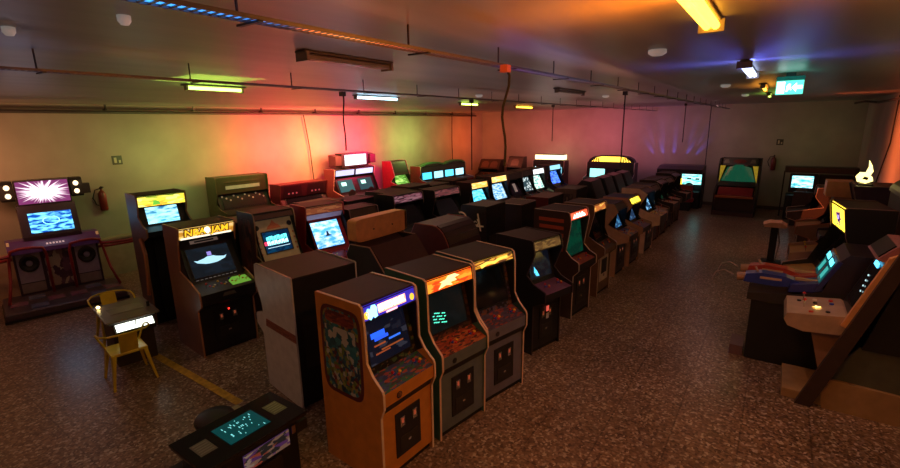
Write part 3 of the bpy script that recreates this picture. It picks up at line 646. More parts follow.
for k, (y, lab, s, sc_) in enumerate(((13.25, 'dark cabinet behind the cream round-sided one with an orange panel edge', (.08, .04, .035), scr(11, (.01, .02, .03), (.2, .2, .1), .6, 6, .7)),
        (14.2, 'low black cabinet with pale curved panel, third from the far end of aisle row', (.05, .035, .035), m_off), (15.2, 'black cabinet second from the far end of the aisle row', (.02, .018, .02), m_off), (16.3, 'last dark cabinet at the far end of the aisle row', (.025, .02, .022), m_off))):
    cab(lab, -2.95, y, 'E', -3, RW if k % 2 else rnd, W=.7, side=s, trim=(.3, .2, .16), screen=sc_, detail=1, group=FR, ctl=plain((.3, .16, .09), .4))

# --- second row, backs to the front row, facing the left wall
SR = 'second row of cabinets turned with their backs to the aisle'
wbs = [('brick_stripe', [(.02, .92), (.02, 1.00), (.52, 1.16), (.80, 1.16), (.80, .90), (.5, .90)], plain((.4, .32, .27), .5), .0006),
       ('stripe_band', [(.0, .83), (.0, .93), (.73, .93), (.75, .83)], art(71, [(.26, .06, .03), (.34, .1, .05), (.2, .04, .03)], 9), .003)]
r = cab('off-white cabinet turned away, brick-red band on its side and black back', -4.57, 3.42, 'W', -9, prof(D=1.0, H=1.60, mh=.2, tx=.88, mx=.93, ex=.80, btx=.6, bbx=.7, bz=.95, cz=.90, kx=.84, lip=.1), W=.86, side=(.66, .62, .58), front=(.2, .17, .15), trim=(.35, .3, .27), sideart=wbs[1:], group=SR, top=(.045, .028, .026), back=(.012, .011, .012))
MB().box(-.525, -.50, -.02, .02, 1.30, 1.33).build('back_latch', m_chrome, r[0])
wh = MB().tube([(.60+.03*math.cos(a), .12+.15*math.sin(a), .98+.13*math.cos(a)) for a in [2*PI*k/20 for k in range(21)]], .016, 8).build('steering_wheel', m_rubber, r[0], smooth=True)
MB().tube([(.44, .12, .88), (.60, .12, .98)], .03, 8).tube([(.60, -.02, .98), (.60, .26, .98)], .012, 6).build('wheel_column', m_black, wh)
MB().box(.36, .62, -.02, .40, .80, .88).build('wheel_shelf', m_black, r[0])
SL = dict(CLASSIC); 
def sloped(label, cx, cy, W, H, col, top, back, rz=0., D=1.0, curved=False, trim=(.34, .2, .15)):
    """cabinet seen from behind: its back leans forward toward a shallow head"""
    t = thing('arcade_cabinet', label, 'arcade machine', (cx, cy, 0), PI+R_(rz), SR)
    pl = [(-D/2, 0), (-D/2, H*.72), (-D*.16, H), (D*.22, H), (D*.30, H*.9), (D*.16, H*.66), (D*.45, H*.56), (D*.45, H*.46), (D*.34, H*.40), (D*.34, 0)]
    out = list(pl)
    if curved:
        out = [pl[0]]+[(-D/2+D*.36*(1-math.cos(a)), H*.60+H*.40*math.sin(a)) for a in [PI/2*q/8 for q in range(9)]]+pl[3:]
    for s in (-1, 1):
        y0, y1 = sorted((s*(W/2-.02), s*W/2)); sp = MB().prism(out, y0, y1).build('side_panel', plain(col, .4), t)
        mb = MB()
        for k in range(1, len(out)-2):
            a, b = out[k], out[k+1]; mb.tube([(a[0], (y0+y1)/2, a[1]), (b[0], (y0+y1)/2, b[1])], .012, 6)
        mb.build('edge_molding', plain(trim, .35), sp)
    w = W/2-.02
    MB().slab(out[1], out[0], -w, w, .02).build('back_panel', plain(back, .6), t)
    mb = MB()
    for k in range(1, len(out)-9 if curved else 2):
        mb.slab(out[k+1], out[k], -w, w, .02, -.006)
    bp = mb.build('sloped_back_panel', plain(back, .35), t)
    if not curved: MB().slab(lerp(pl[2], pl[1], .15), lerp(pl[2], pl[1], .85), -w*.8, w*.8, .004, .004).build('service_door', plain(tuple(c*.7 for c in back), .4), bp)
    MB().slab(out[-9], pl[3], -w, w, .02, -.0).build('top_panel', plain(top, .4), t)
    MB().slab(pl[3], pl[4], -w, w, .02).build('marquee', plain((.1, .07, .06), .3), t)
    MB().slab(pl[4], pl[5], -w, w, .02, -.03).build('screen', m_off, t)
    MB().slab(pl[5], pl[6], -w, w, .02).build('control_panel', m_dark, t)
    MB().slab(pl[6], pl[7], -w, w, .02).slab(pl[7], pl[8], -w, w, .02).slab(pl[8], pl[9], -w, w, .02).build('front_panel', plain(col, .5), t)
    return t
sloped('dark red-brown cabinet seen from behind, carrying the tan lit header box', -4.60, 4.88, 1.0, 1.58, (.03, .022, .024), (.08, .04, .035), (.075, .03, .022))
t = thing('header_box', 'tan-orange flat header box with rounded corners standing on the dark cabinet', 'header box', (-4.80, 4.95, 1.60), PI)
MB().prism([(y_, z_) for y_, z_ in blobpoly(0, .165, 1.08, .33, 28, 9.)], -.09, .09).build('shell', plain((.8, .36, .13), .4), t, bevel=.012, xf=Matrix.Rotation(PI/2, 4, 'Z'))
for yy in (-.2, .2): MB().tube([(-.088, yy, .15), (-.1, yy, .15)], .013, 8).build('screw', m_chrome, t)
MB().box(-.09, .09, -.545, -.50, .02, .31).build('end_trim', plain((.6, .42, .2), .35), t)
sloped('curved dark cabinet with red-brown edge trim, seen from behind beside the tan header box', -4.60, 6.30, .95, 1.62, (.12, .03, .025), (.20, .17, .19), (.06, .028, .026), curved=True, trim=(.3, .08, .06))
def scroll(cx, cz, r0, turns, sgn=1, a0=0., n=26, w=.016):
    """thin spiral band as many small quads"""
    qs = []
    for k in range(n):
        q = []
        for kk, ww in ((k, -w), (k, w), (k+1, w), (k+1, -w)):
            f = kk/n; rr = r0*(1-.85*f)+ww*(1-.5*f); a = a0+sgn*turns*2*PI*f; q.append((cx+rr*math.cos(a), cz+rr*math.sin(a)))
        qs.append(q)
    return qs
r = cab('dark cabinet with pale gold scroll ornaments on its side, back to the aisle', -4.45, 7.45, 'W', 0, SLIM, H=1.76, W=.72, side=(.025, .02, .02), trim=(.1, .06, .05), group=SR, top=(.08, .05, .045))
mb = MB()
for (cx, cz, rr, tn, sg, a0) in ((.52, 1.5, .12, 1.4, 1, 1.), (.30, 1.22, .11, 1.3, -1, .5), (.5, 1.1, .09, 1.3, 1, 3.), (.22, 1.45, .07, 1.2, 1, 2.), (.35, .93, .09, 1.3, 1, 4.), (.14, 1.05, .06, 1.2, -1, 1.)):
    for q in scroll(cx, cz, rr, tn, sg, a0):
        mb.poly([(p[0], .364, p[1]) for p in q]); mb.poly([(p[0], -.364, p[1]) for p in q])
for q in ([(.05, 1.38), (.4, 1.36), (.4, 1.40), (.05, 1.41)], [(.1, 1.3), (.16, 1.62), (.19, 1.62), (.13, 1.3)]):
    mb.poly([(p[0], .364, p[1]) for p in q]); mb.poly([(p[0], -.364, p[1]) for p in q])
ex(r, mb, 'scroll_ornament', plain((.75, .55, .33), .4, emit=.04))
cab('dark cabinet half hidden behind the plain black one, back turned', -4.45, 8.75, 'W', 0, CLASSIC, H=1.6, W=.7, side=(.035, .02, .018), detail=1, group=SR, top=(.055, .03, .03))
r = cab('low dark red cabinet with glossy red side behind the striped one', -4.3, 9.95, 'W', 0, SLIM, H=1.60, W=.9, side=(.17, .025, .02), trim=(.2, .06, .05), group=SR, detail=1, top=(.09, .03, .03))
r = cab('dark cabinet with faint ornament side, back turned, before the arched yellow marquee', -4.2, 11.35, 'W', 0, SLIM, H=1.62, W=.8, side=(.11, .07, .06), trim=(.2, .13, .11), group=SR, detail=1, top=(.06, .04, .04),
        sideart=[('side_ornament', [(.08, .9), (.08, 1.5), (.4, 1.5), (.5, 1.1)], art(81, [(.03, .02, .02), (.1, .07, .06), (.2, .13, .11), (.04, .03, .03)], 7), .003)])
def hooded(label, cx, cy, W, H, col, grp, face=PI):
    t = thing('arcade_cabinet', label, 'arcade machine', (cx, cy, 0), face, grp)
    pl = [(-.4, 0), (-.4, H*.7), (-.2, H), (.02, H*1.02), (.38, H*.80), (.40, H*.74), (.2, H*.66), (.42, H*.56), (.42, H*.48), (.3, H*.42), (.3, 0)]
    for s in (-1, 1):
        y0, y1 = sorted((s*(W/2-.02), s*W/2)); MB().prism(pl, y0, y1).build('side_panel', plain(col, .35), t)
    w = W/2-.02
    MB().slab(pl[1], pl[0], -w, w).slab(pl[2], pl[1], -w, w).build('back_panel', plain((.05, .04, .045), .5), t)
    MB().slab(pl[2], pl[3], -w, w).slab(pl[3], pl[4], -w, w).build('hood', plain((.05, .045, .06), .3), t)
    MB().slab(pl[5], pl[6], -w, w, .02, -.02).build('screen', m_off, t)
    MB().slab(pl[6], pl[7], -w, w).build('control_panel', m_dark, t)
    MB().slab(pl[7], pl[8], -w, w).slab(pl[8], pl[9], -w, w).slab(pl[9], pl[10], -w, w).build('front_panel', plain(col, .5), t)
for k, (y, w_) in enumerate(((12.35, .8), (13.4, .75), (14.4, .75), (15.4, .75))):
    hooded(['slanted black hood cabinet just left of the blue-topped one', 'second slanted black hood cabinet under the arched yellow marquee', 'third slanted black hood cabinet under the arched yellow marquee', 'last slanted black hood cabinet of the back-turned row'][k], -4.15, y, w_, 1.70-.02*k, (.03, .026, .03), SR)

# --- third row: faces the aisle (NBA JAM and on)
TR = 'third row of cabinets facing right, behind the second row'
r = cab('basketball cabinet with lit yellow NBA JAM marquee and winged logo on screen', -6.98, 3.40, 'E', -5, prof(D=1.0, H=1.86, mh=.19, tx=.52, mx=.49, ex=.40, btx=.30, bbx=.66, bz=1.05, cz=.96, kx=.84, lip=.15), W=.82, side=(.20, .075, .035), front=(.012, .011, .012), trim=(.42, .2, .11),
        marq=art(90, [(.75, .36, .04), (.95, .6, .16), (.55, .24, .03), (1., .7, .28)], 4, .9), screen=scr(12, (.004, .008, .012), (.006, .012, .02), 1., 4, .5), scrsize=(.28, .9, .76),
        ctl=plain((.07, .06, .06), .35), group=TR, sticks=((-.24, m_red), (-.08, m_yel), (.08, m_blu), (.24, m_yel)), top=(.05, .04, .03))
mq, bz = r[1]['marq'], r[1]['bez']
extxt(r, mq, 'NBA  JAM', .15, plain((.05, .012, .0), .4), 'lettering_outline', v=.58, width=.64, bold=.016, off=.006)
extxt(r, mq, 'NBA  JAM', .14, glow((1., .50, .02), 1.5), v=.58, width=.61, bold=.003, off=.011)
bp_ = exflat(r, mq, [(.04*math.cos(a*PI/8), .05*math.sin(a*PI/8)) for a in range(16)], glow((1., .9, .75), 4.), 'ball_emblem', u=.5, v=.6)
exflat(r, mq, [(-.36, -.014), (.36, -.014), (.36, .014), (-.36, .014)], glow((.9, .8, .6), 1.6), 'marquee_caption', u=.5, v=.12)
exflat(r, bz, [(-.2, -.025), (.2, -.025), (.2, .025), (-.2, .025)], plain((.35, .25, .2), .4, emit=.25), 'speaker_grille_panel', u=.5, v=.86)
exflat(r, bz, [(-.14, -.012), (.14, -.012), (.14, .012), (-.14, .012)], m_black, 'grille_slot', u=.5, v=.86, off=.009)
wing = [(-.235, .03), (-.19, .018), (-.09, .04), (-.045, .06), (.045, .06), (.09, .04), (.19, .018), (.235, .03), (.2, -.012), (.14, -.03), (.09, -.046), (.04, -.052), (-.04, -.052), (-.09, -.046), (-.14, -.03), (-.2, -.012)]
exflat(r, bz, wing, glow((.35, .62, .75), 1.5), 'winged_logo', u=.5, v=.42, off=.018, par=r[4]['screen'])
exflat(r, bz, [(-.03, -.03), (.03, -.03), (.03, .03), (-.03, .03)], glow((.25, .2, .6), 1.4), 'logo_square', u=.5, v=.56, off=.018, par=r[4]['screen'])
for k in range(10): exflat(r, bz, [(-.018, -.006), (.018, -.006), (.018, .006), (-.018, .006)], plain((.2, .2, .2), .5, emit=.3), 'instruction_line', u=.15+.078*k, v=.055, off=.006)
exflat(r, r[1]['ctl'], [(-.14, -.1), (.14, -.1), (.14, .1), (-.05, .12), (-.14, .05)], glow((.22, .55, .06), .55), 'green_lit_decal', u=.8, v=.5, off=.003)
exflat(r, (r[1]['ctl'][1], r[1]['lipb']), [(-.1, -.02), (.1, -.02), (.07, .03), (-.07, .03)], plain((.2, .16, .12), .4), 'lip_plate', v=.6)
exflat(r, r[1]['front'], [(-.012, -.012), (.012, -.012), (.012, .012), (-.012, .012)], glow((1., .03, .02), 3.), 'red_coin_light', u=.52, v=.86, off=.024)

SB = prof(D=.98, H=1.86, mh=.12, tx=.5, mx=.56, ex=.52, btx=.42, bbx=.70, bz=1.0, cz=.93, kx=.8, lip=.13)
r = cab('cabinet with cream-yellow ornate bezel and cyan-lettered blue screen', -7.05, 4.55, 'E', -5, SB, W=.74, side=(.09, .035, .03), trim=(.3, .2, .13), bezel=plain((.52, .38, .18), .4, emit=.06), marq=plain((.12, .05, .03), .4),
        screen=scr(13, (.0, .015, .05), (.0, .04, .1), 1., 5, .55), scrsize=(.30, .74, .66), ctl=plain((.25, .13, .06), .4), group=TR, sideart=[('side_art', [(.1, .8), (.1, 1.75), (.42, 1.75), (.5, 1.3), (.6, .8)], art(93, [(.03, .02, .02), (.2, .07, .05), (.08, .05, .04), (.13, .03, .03)], 6), .003)], top=(.04, .03, .028))
bz = r[1]['bez']
exflat(r, bz, [(-.13, -.05), (.13, -.05), (.1, .0), (.05, .03), (.0, .10), (-.05, .03), (-.1, .0)], plain((.5, .12, .04), .4, emit=.1), 'bezel_crest', u=.5, v=.82)
for u in (.08, .92):
    exflat(r, bz, [(.045*math.cos(a*PI/6), .045*math.sin(a*PI/6)) for a in range(12)], m_dark, 'corner_roundel', u=u, v=.82)
    for v in (.62, .5, .38, .26): exflat(r, bz, [(.02*math.cos(a*PI/4), .02*math.sin(a*PI/4)) for a in range(8)], plain((.42, .10, .03), .4), 'bezel_stud', u=.04 if u < .5 else .96, v=v)
random.seed(5)
for row, v in enumerate((.56, .46)):
    for k in range(6):
        exflat(r, bz, [(-.026, -.036), (-.008, -.036), (-.008, -.012), (.008, -.012), (.008, -.036), (.026, -.036), (.026, .036), (-.026, .036 if (k+row) % 2 else .02)], glow((.1, .75, .85) if row == 0 else (.35, .9, .9), 3.), 'screen_lettering', u=.27+k*.09, v=v, off=.0175, par=r[4]['screen'])
exflat(r, bz, [(-.2, -.004), (.2, -.004), (.2, .004), (-.2, .004)], glow((.5, .7, .8), 1.6), 'screen_line', v=.36, off=.0175, par=r[4]['screen'])
exflat(r, bz, [(-.03, -.03), (.03, -.03), (.03, .03), (-.03, .03)], glow((.9, .05, .12), 1.6), 'screen_square', u=.2, v=.46, off=.0175, par=r[4]['screen'])
r = cab('dark red cabinet with bright sky-blue picture on its screen', -6.9, 5.52, 'E', -8, prof(D=.98, H=1.84, mh=.16, tx=.5, mx=.52, ex=.42, btx=.34, bbx=.70, bz=1.0, cz=.93, kx=.8, lip=.13), W=.80, side=(.50, .035, .05), front=(.42, .03, .045), trim=(.38, .06, .07), bezel=plain((.42, .03, .045), .4),
        marq=art(95, [(.42, .12, .05), (.55, .2, .08), (.3, .07, .04)], 5, .35), screen=scr(14, (.05, .30, .9), (.65, .85, 1.), 1.7, 4, .55, 'soft', (.1, .5, 1.)), scrsize=(.24, .88, .74), ctl=plain((.26, .03, .035), .35), group=TR, top=(.1, .03, .03))
ex(r, MB().slab((.50, r[1]['marq'][1][1]-.0), (.44, r[1]['marq'][1][1]-.10), -r[2], r[2], .03, .0), 'lit_speaker_strip', plain((.5, .35, .5), .4, emit=.15))
exflat(r, r[1]['bez'], [(-.07, -.03), (-.03, .0), (-.012, .07), (.012, .07), (.03, 0), (.08, -.03)], glow((.03, .06, .12), .6), 'screen_plane_shape', v=.42, off=.0175, par=r[4]['screen'])
tdef = [(6.55, .75, 1.62, 'black cabinet in the third row just behind the tan header box', (.02, .018, .02), None, None, None),
        (7.95, .95, 1.72, 'black rounded cabinet with dim pink marquee behind the tan header box', (.014, .013, .015), art(101, [(.3, .1, .14), (.12, .04, .07), (.4, .2, .25), (.05, .02, .03)], 6, .5), None, None),
        (9.45, 1.0, 1.66, 'black cabinet with pinkish marquee and green-lit control panel', (.016, .014, .014), art(102, [(.3, .1, .1), (.12, .05, .05), (.22, .06, .07), (.05, .02, .03)], 6, .5), m_off, glow((.1, .8, .3), 1.)),
        (11.0, .8, 1.66, 'cabinet with pale yellow lit marquee over a small cyan screen', (.02, .018, .02), art(103, [(1., .62, .14), (1., .5, .08), (1., .7, .3)], 5, 1.5), scr(15, (.02, .4, .7), (.2, .8, 1.), 1.8, 4, .5, 'soft'), None),
        (12.1, .85, 1.72, 'cabinet with pale yellow lit marquee over a white-blue picture', (.03, .025, .03), art(104, [(1., .66, .2), (1., .55, .1), (1., .75, .35)], 5, 1.7), scr(16, (.05, .3, .6), (.6, .85, 1.), 1.4, 5, .52, 'soft'), plain((.5, .12, .1), .4)),
        (13.15, .8, 1.7, 'grey-mauve cabinet with a notice card, between the yellow marquees and lit green cabinet', (.22, .15, .17), None, m_off, None),
        (14.0, .7, 1.72, 'dark machine with small lit picture next to the pale green glowing side', (.04, .045, .055), None, scr(17, (.02, .05, .06), (.5, .6, .6), 1.4, 6, .6), None),
        (14.85, .8, 1.70, 'cabinet with pale green glowing side and white rounded marquee', (.45, .6, .4), glow((.85, .9, 1.), 2.), scr(18, (.1, .4, .4), (.8, 1., .8), 1.6, 4, .5, 'soft'), None),
        (16.3, .9, 1.72, 'cabinet with deep blue glowing screen near the far wall', (.03, .03, .06), glow((.3, .7, .9), 1.5), scr(19, (.01, .04, .6), (.1, .3, 1.), 1.6, 4, .5, 'soft'), None)]
for k, (y, w_, h_, lab, s, mqm, sm, cm) in enumerate(tdef):
    P_ = prof(D=.95, H=1.8, mh=.2, tx=.5, mx=.56, ex=.45, btx=.36, bbx=.66, bz=1.0, cz=.93, kx=.78, lip=.13)
    r = cab(lab, -7.0, y, 'E', -4, P_, H=h_, W=w_, side=s, marq=mqm, screen=sm, ctl=cm, detail=1, group=TR, trim=(.16, .1, .09), top=(.05, .035, .03))
    if k == 5: exflat(r, r[1]['bez'], [(-.08, -.14), (.08, -.14), (.08, .14), (-.08, .14)], plain((.6, .5, .45), .4, emit=.2), 'notice_card', off=.02)
    if k == 7: ex(r, MB().prism([(.05, .7), (.05, 1.6), (.45, 1.6), (.5, .7)], -w_/2-.004, -w_/2), 'glowing_side_panel', glow((.6, .85, .45), .85))

# --- row with backs to the third row, facing the left wall
BR = 'dark cabinets in a continuous row facing the left wall'
cols = [(.07, .06, .035), (.05, .045, .03), (.09, .04, .035), (.03, .028, .03), (.03, .028, .03), (.05, .03, .03), (.03, .03, .03), (.04, .04, .045)]
labs = ['olive-topped dark cabinet directly behind the NBA JAM game', 'dark cabinet with thin olive top edge behind the cream-bezel game', 'dark cabinet with reddish top edge behind the dark red game', 'black cabinet below the red wall glow, after the reddish-topped one',
        'black cabinet in front of the two-screen twin machine', 'dark cabinet with pinkish top in front of the twin machine right half', 'black cabinet in front of the green-screened machine', 'black cabinet in front of the four cyan screens']
for k in range(8):
    cab(labs[k], -7.78, 4.45+.92*k+(.25 if k > 3 else 0), 'W', (k*37 % 5)-2, CLASSIC, H=1.64+.03*(k % 3), W=.82, side=cols[k], trim=(.2, .13, .1), detail=1, group=BR, top=cols[k] if k > 2 else (.2, .16, .1))

# --- tall machine with yellow marquee, left
YM = prof(D=.8, H=2.19, mh=.20, tx=.5, mx=.52, ex=.46, btx=.40, bbx=.50, bz=1.68, cz=1.63, kx=.52, lip=.08)
r = cab('tall black machine with yellow-green lit marquee over a cyan screen, left of NBA JAM', -8.5, 3.5, 'E', -6, YM, W=.74, side=(.10, .05, .03), front=(.008, .008, .009), trim=(.3, .15, .08), marq=art(111, [(.9, .65, .05), (.3, .4, .04), (1., .8, .2), (.75, .35, .03), (.95, .75, .1)], 6, 1.7),
        screen=scr(20, (.02, .35, .6), (.4, .85, .95), 1.8, 3, .5, 'soft', (.01, .1, .25)), scrsize=(.08, .92, .68), sticks=(), door=False, top=(.03, .025, .02))
exflat(r, r[1]['marq'], [(-.14, -.05), (-.02, -.05), (-.04, .0), (-.08, .02), (-.12, .01)], glow((.15, .5, .05), 1.4), 'green_marquee_shape', u=.5, v=.45)
for s in (-1, 1):
    ex(r, MB().tube([(.5, s*.40, .55), (.62, s*.40, .9), (.64, s*.39, 1.25), (.52, s*.39, 1.5)], .03, 8), 'side_rail', plain((.42, .17, .08), .4))
ex(r, MB().slab((.57, 1.50), (.57, .1), -.23, .23, .03), 'black_front_cover', m_black)

# --- along the left wall
WR = 'machines standing along the left wall'
r = cab('wide dark machine with pale unlit strip and row of small lights, under green wall glow', -11.7, 6.85, 'E', -4, prof(D=.95, H=2.0, mh=.42, tx=.5, mx=.52, ex=.45, btx=.42, bbx=.55, bz=1.15, cz=1.1, kx=.7), W=1.42, side=(.10, .085, .045), marq=plain((.07, .05, .03), .4), bezel=m_dark, screen=m_black, group=WR, detail=1, door=False, sticks=(), trim=(.13, .09, .05), top=(.1, .08, .05), name='wide_arcade_machine')
exflat(r, r[1]['marq'], [(-.46, -.045), (.46, -.045), (.46, .045), (-.46, .045)], plain((.42, .36, .25), .4, emit=.18), 'unlit_strip_glow', v=.38, off=.01)  # strip is not lit; a faint glow is put into its material
exflat(r, r[1]['marq'], [(-.55, -.02), (.55, -.02), (.4, .02), (-.4, .02)], plain((.12, .07, .05), .4), 'header_ornament', v=.75, off=.01)
for k in range(12): exflat(r, r[1]['bez'], [(.025*math.cos(a*PI/4), .025*math.sin(a*PI/4)) for a in range(8)], plain((.4, .28, .22), .3, emit=.2), 'small_light', u=.1+.073*k, v=.82-.12*((k*7) % 3), off=.02)
r = cab('wide low dark twin machine under the red glow, left of the two-screen machine', -11.65, 8.75, 'E', -2, prof(D=.95, H=1.62, mh=.40, tx=.5, mx=.46, ex=.45, btx=.40, bbx=.55, bz=.95, cz=.9, kx=.7), W=1.65, side=(.08, .02, .022), marq=plain((.05, .02, .028), .3), group=WR, detail=1, door=False, sticks=(), trim=(.1, .03, .03), name='wide_arcade_machine', top=(.09, .02, .02))
for s in (-1, 1):
    exflat(r, r[1]['marq'], [(-.33, -.16), (.33, -.16), (.28, .16), (-.28, .16)], plain((.025, .012, .02), .3), 'dark_window', cy=s*.4, off=.006)
    for k in range(3): exflat(r, r[1]['marq'], [(.03*math.cos(a*PI/4), .03*math.sin(a*PI/4)) for a in range(8)], plain((.4, .2, .25), .3, emit=.15), 'small_light', cy=s*.4, u=.42+.08*k, v=.35, off=.012)
P2 = prof(D=.95, H=1.88, mh=.24, tx=.5, mx=.48, ex=.4, btx=.36, bbx=.62, bz=1.05, cz=1.0, kx=.7)
r = cab('twin racing machine with big lit overhead screen in front of the orange glow', -11.7, 10.85, 'E', -2, P2, W=1.75, side=(.16, .06, .05), marq=m_black, bezel=m_black, screen=m_black, group=WR, detail=1, door=False, sticks=(), name='twin_racing_machine', top=(.02, .02, .03))
for s in (-1, 1):
    exflat(r, r[1]['marq'], [(-.38, -.09), (.38, -.09), (.38, .09), (-.38, .09)], scr(21+s, (.25, .3, .75), (.75, .7, .95), 1.6, 4, .5, 'soft'), 'lit_marquee', cy=s*.42, off=.008)
    exflat(r, r[1]['bez'], [(-.3, -.2), (.3, -.2), (.3, .2), (-.3, .2)], scr(31+s, (.01, .05, .06), (.2, .7, .65), 1.2, 3, .6, 'soft'), 'lit_screen', cy=s*.42, v=.45, off=.022)
    exflat(r, r[1]['bez'], [(-.1, -.06), (.1, -.06), (.1, .06), (-.1, .06)], glow((.3, .9, .75), 2.2), 'screen_highlight', cy=s*.42-.08, v=.55, off=.026)
    o = ex(r, MB().lathe([(.13, -.012), (.15, 0), (.13, .012)], (.78, s*.42, 1.08), 16, axis=0), 'steering_wheel', m_rubber)
hd = ex(r, MB().box(.18, .5, -.52, .62, 1.92, 2.36), 'overhead_monitor', m_black)
ex(r, MB().box(.5, .505, -.40, .52, 1.97, 2.31), 'overhead_screen', scr(23, (.75, .75, .85), (1., .98, .95), 2.2, 3, .5, 'soft', (.5, .75, .85)), hd)
for s in (-1, 1): ex(r, MB().prism([(.2, 1.95), (.2, 2.33), (.55, 2.28), (.55, 2.0)], *sorted((s*.62+.05, s*.86+.05))), 'speaker_box', plain((.05, .02, .03), .4), hd)
ex(r, MB().tube([(.3, -.3, 1.86), (.3, -.3, 1.95)], .04).tube([(.3, .4, 1.86), (.3, .4, 1.95)], .04), 'monitor_post', m_black)
r = cab('machine with tilted dark head, red side and green-lit panel, alone at the pink wall', -11.7, 13.05, 'E', -3, prof(D=1.0, H=1.95, mh=.5, tx=.42, mx=.62, ex=.4, btx=.36, bbx=.66, bz=1.05, cz=1.0, kx=.7), W=.82, side=(.3, .03, .03), marq=plain((.05, .03, .03), .4), bezel=glow((.2, .5, .05), .6), screen=scr(24, (.1, .35, .03), (.5, .9, .2), 1., 3, .55, 'soft'), group=WR, detail=1, top=(.03, .02, .02))
exflat(r, r[1]['marq'], [(-.36, -.18), (.36, -.18), (.30, .18), (-.30, .18)], m_black, 'dark_head_window', off=.006)
P4 = prof(D=1.0, H=1.62, mh=.26, tx=.5, mx=.55, ex=.45, btx=.5, bbx=.52, bz=1.02, cz=.97, kx=.7)
r = cab('long four-seat machine with a row of four cyan screens and arched green headers', -11.7, 15.85, 'E', -3, P4, W=3.0, side=(.35, .06, .06), marq=m_black, bezel=m_black, screen=m_black, group=WR, detail=1, door=False, sticks=(), name='four_player_machine', top=(.03, .03, .02))
for k in range(4):
    cy = -1.08+.72*k
    exflat(r, r[1]['bez'], [(-.28, -.14), (.28, -.14), (.28, .14), (-.28, .14)], scr(40+k, (.02, .5, .85), (.5, .9, 1.) if k % 2 else (.1, .65, .95), 2., 2, .5, 'soft'), 'cyan_screen', cy=cy, v=.62, off=.025)
for s in (-1, 1):
    hdr = MB()
    pts = [(math.cos(a)*.70, 1.60+math.sin(a)*.16) for a in [PI*k/10 for k in range(11)]]
    pin = [(math.cos(a)*.52, 1.62+math.sin(a)*.07) for a in [PI*k/10 for k in range(11)]]
    for k in range(10):
        a, b, c, d_ = pts[k], pts[k+1], pin[k+1], pin[k]
        hdr.hexa([(.56, s*.74+a[0], a[1]), (.56, s*.74+b[0], b[1]), (.56, s*.74+c[0], c[1]), (.56, s*.74+d_[0], d_[1]), (.4, s*.74+a[0], a[1]), (.4, s*.74+b[0], b[1]), (.4, s*.74+c[0], c[1]), (.4, s*.74+d_[0], d_[1])])
    h_ = ex(r, hdr, 'arched_header', plain((.06, .16, .06), .4))
    ex(r, MB().box(.44, .5, s*.74-.52, s*.74+.52, 1.6, 1.68), 'header_fill', plain((.2, .12, .08), .4), h_)
for x, w_, h_, lab in ((-11.3, 1.1, 1.56, 'dark silhouetted twin-window machine against the orange far wall'), (-9.95, .75, 1.72, 'small dark single-window machine right of the twin-window silhouette')):
    r = cab(lab, x, 19.7, 'S', 0, prof(D=.9, H=1.8, mh=.5, tx=.3, mx=.6, ex=.5, btx=.4, bbx=.6, bz=1.0, cz=.95, kx=.7), H=h_, W=w_, side=(.035, .022, .02), marq=plain((.04, .025, .022), .4), group='machines along the far wall', detail=1, top=(.04, .02, .02), trim=(.08, .05, .04))
    n = 2 if w_ > 1 else 1
    for k in range(n): exflat(r, r[1]['marq'], [(-.19, -.17), (.19, -.17), (.19, .08), (.1, .17), (-.1, .17), (-.19, .08)], plain((.13, .075, .06), .3), 'head_window', cy=(k-(n-1)/2)*.48, off=.006)
FW = 'machines along the far wall'
r = cab('twin machine with long pale-yellow lit top bar at the far wall', -8.2, 19.4, 'S', 0, P4, H=1.62, W=1.45, side=(.03, .025, .03), marq=m_black, bezel=m_black, screen=m_black, group=FW, detail=1, door=False, sticks=(), name='twin_arcade_machine')
lb = ex(r, MB().box(.1, .45, -.66, .66, 1.66, 1.86), 'lit_top_sign', glow((1., .86, .42), 2.6)); ex(r, MB().box(.1, .47, -.66, .66, 1.62, 1.66).box(.1, .47, -.66, .66, 1.86, 1.88), 'sign_frame', m_black, lb)
for s in (-1, 1): exflat(r, r[1]['bez'], [(-.26, -.16), (.26, -.16), (.26, .16), (-.26, .16)], scr(50+s, (.2, .6, .75), (.8, .95, 1.), 1.6, 2, .5, 'soft'), 'lit_screen', cy=s*.36, v=.62, off=.025)
r = cab('wide machine with glowing yellow arched top marquee in the middle of the far wall', -5.55, 19.4, 'S', 0, P4, H=1.62, W=1.9, side=(.03, .025, .03), marq=m_black, bezel=m_black, screen=m_black, group=FW, detail=1, door=False, sticks=(), name='wide_arcade_machine')
arc = [(-.92, 0), (-.86, .12), (-.7, .22), (-.4, .27), (.4, .27), (.7, .22), (.86, .12), (.92, 0)]
ah = ex(r, MB().prism([(a, b+1.62) for a, b in arc], -.15, .15), 'arched_marquee', m_black)
ah.data.transform(Matrix.Translation((-r[1]['D']/2, 0, 0)).inverted()); ah.data.transform(Matrix.Rotation(PI/2, 4, 'Z')); ah.data.transform(Matrix.Translation((-.2, 0, 0)))
MM = Matrix(((0, 0, 1), (1, 0, 0), (0, 1, 0))).to_4x4(); MM.translation = (-.046, 0, 1.63)
flat(ah, MM, [(-.78, .01), (-.62, .17), (-.36, .22), (.36, .22), (.62, .17), (.78, .01)], glow((1., .62, .06), 2.6), 'lit_arch_face')
MM2 = MM.copy(); MM2.translation = (-.04, 0, 1.63)
for s in (-1, 1):
    for k in range(3): flat(ah, MM2, [(s*(.74-.12*k), .01), (s*(.70-.12*k), .01), (s*(.60-.05*k), .17), (s*(.64-.05*k), .17)], m_black, 'arch_bar')
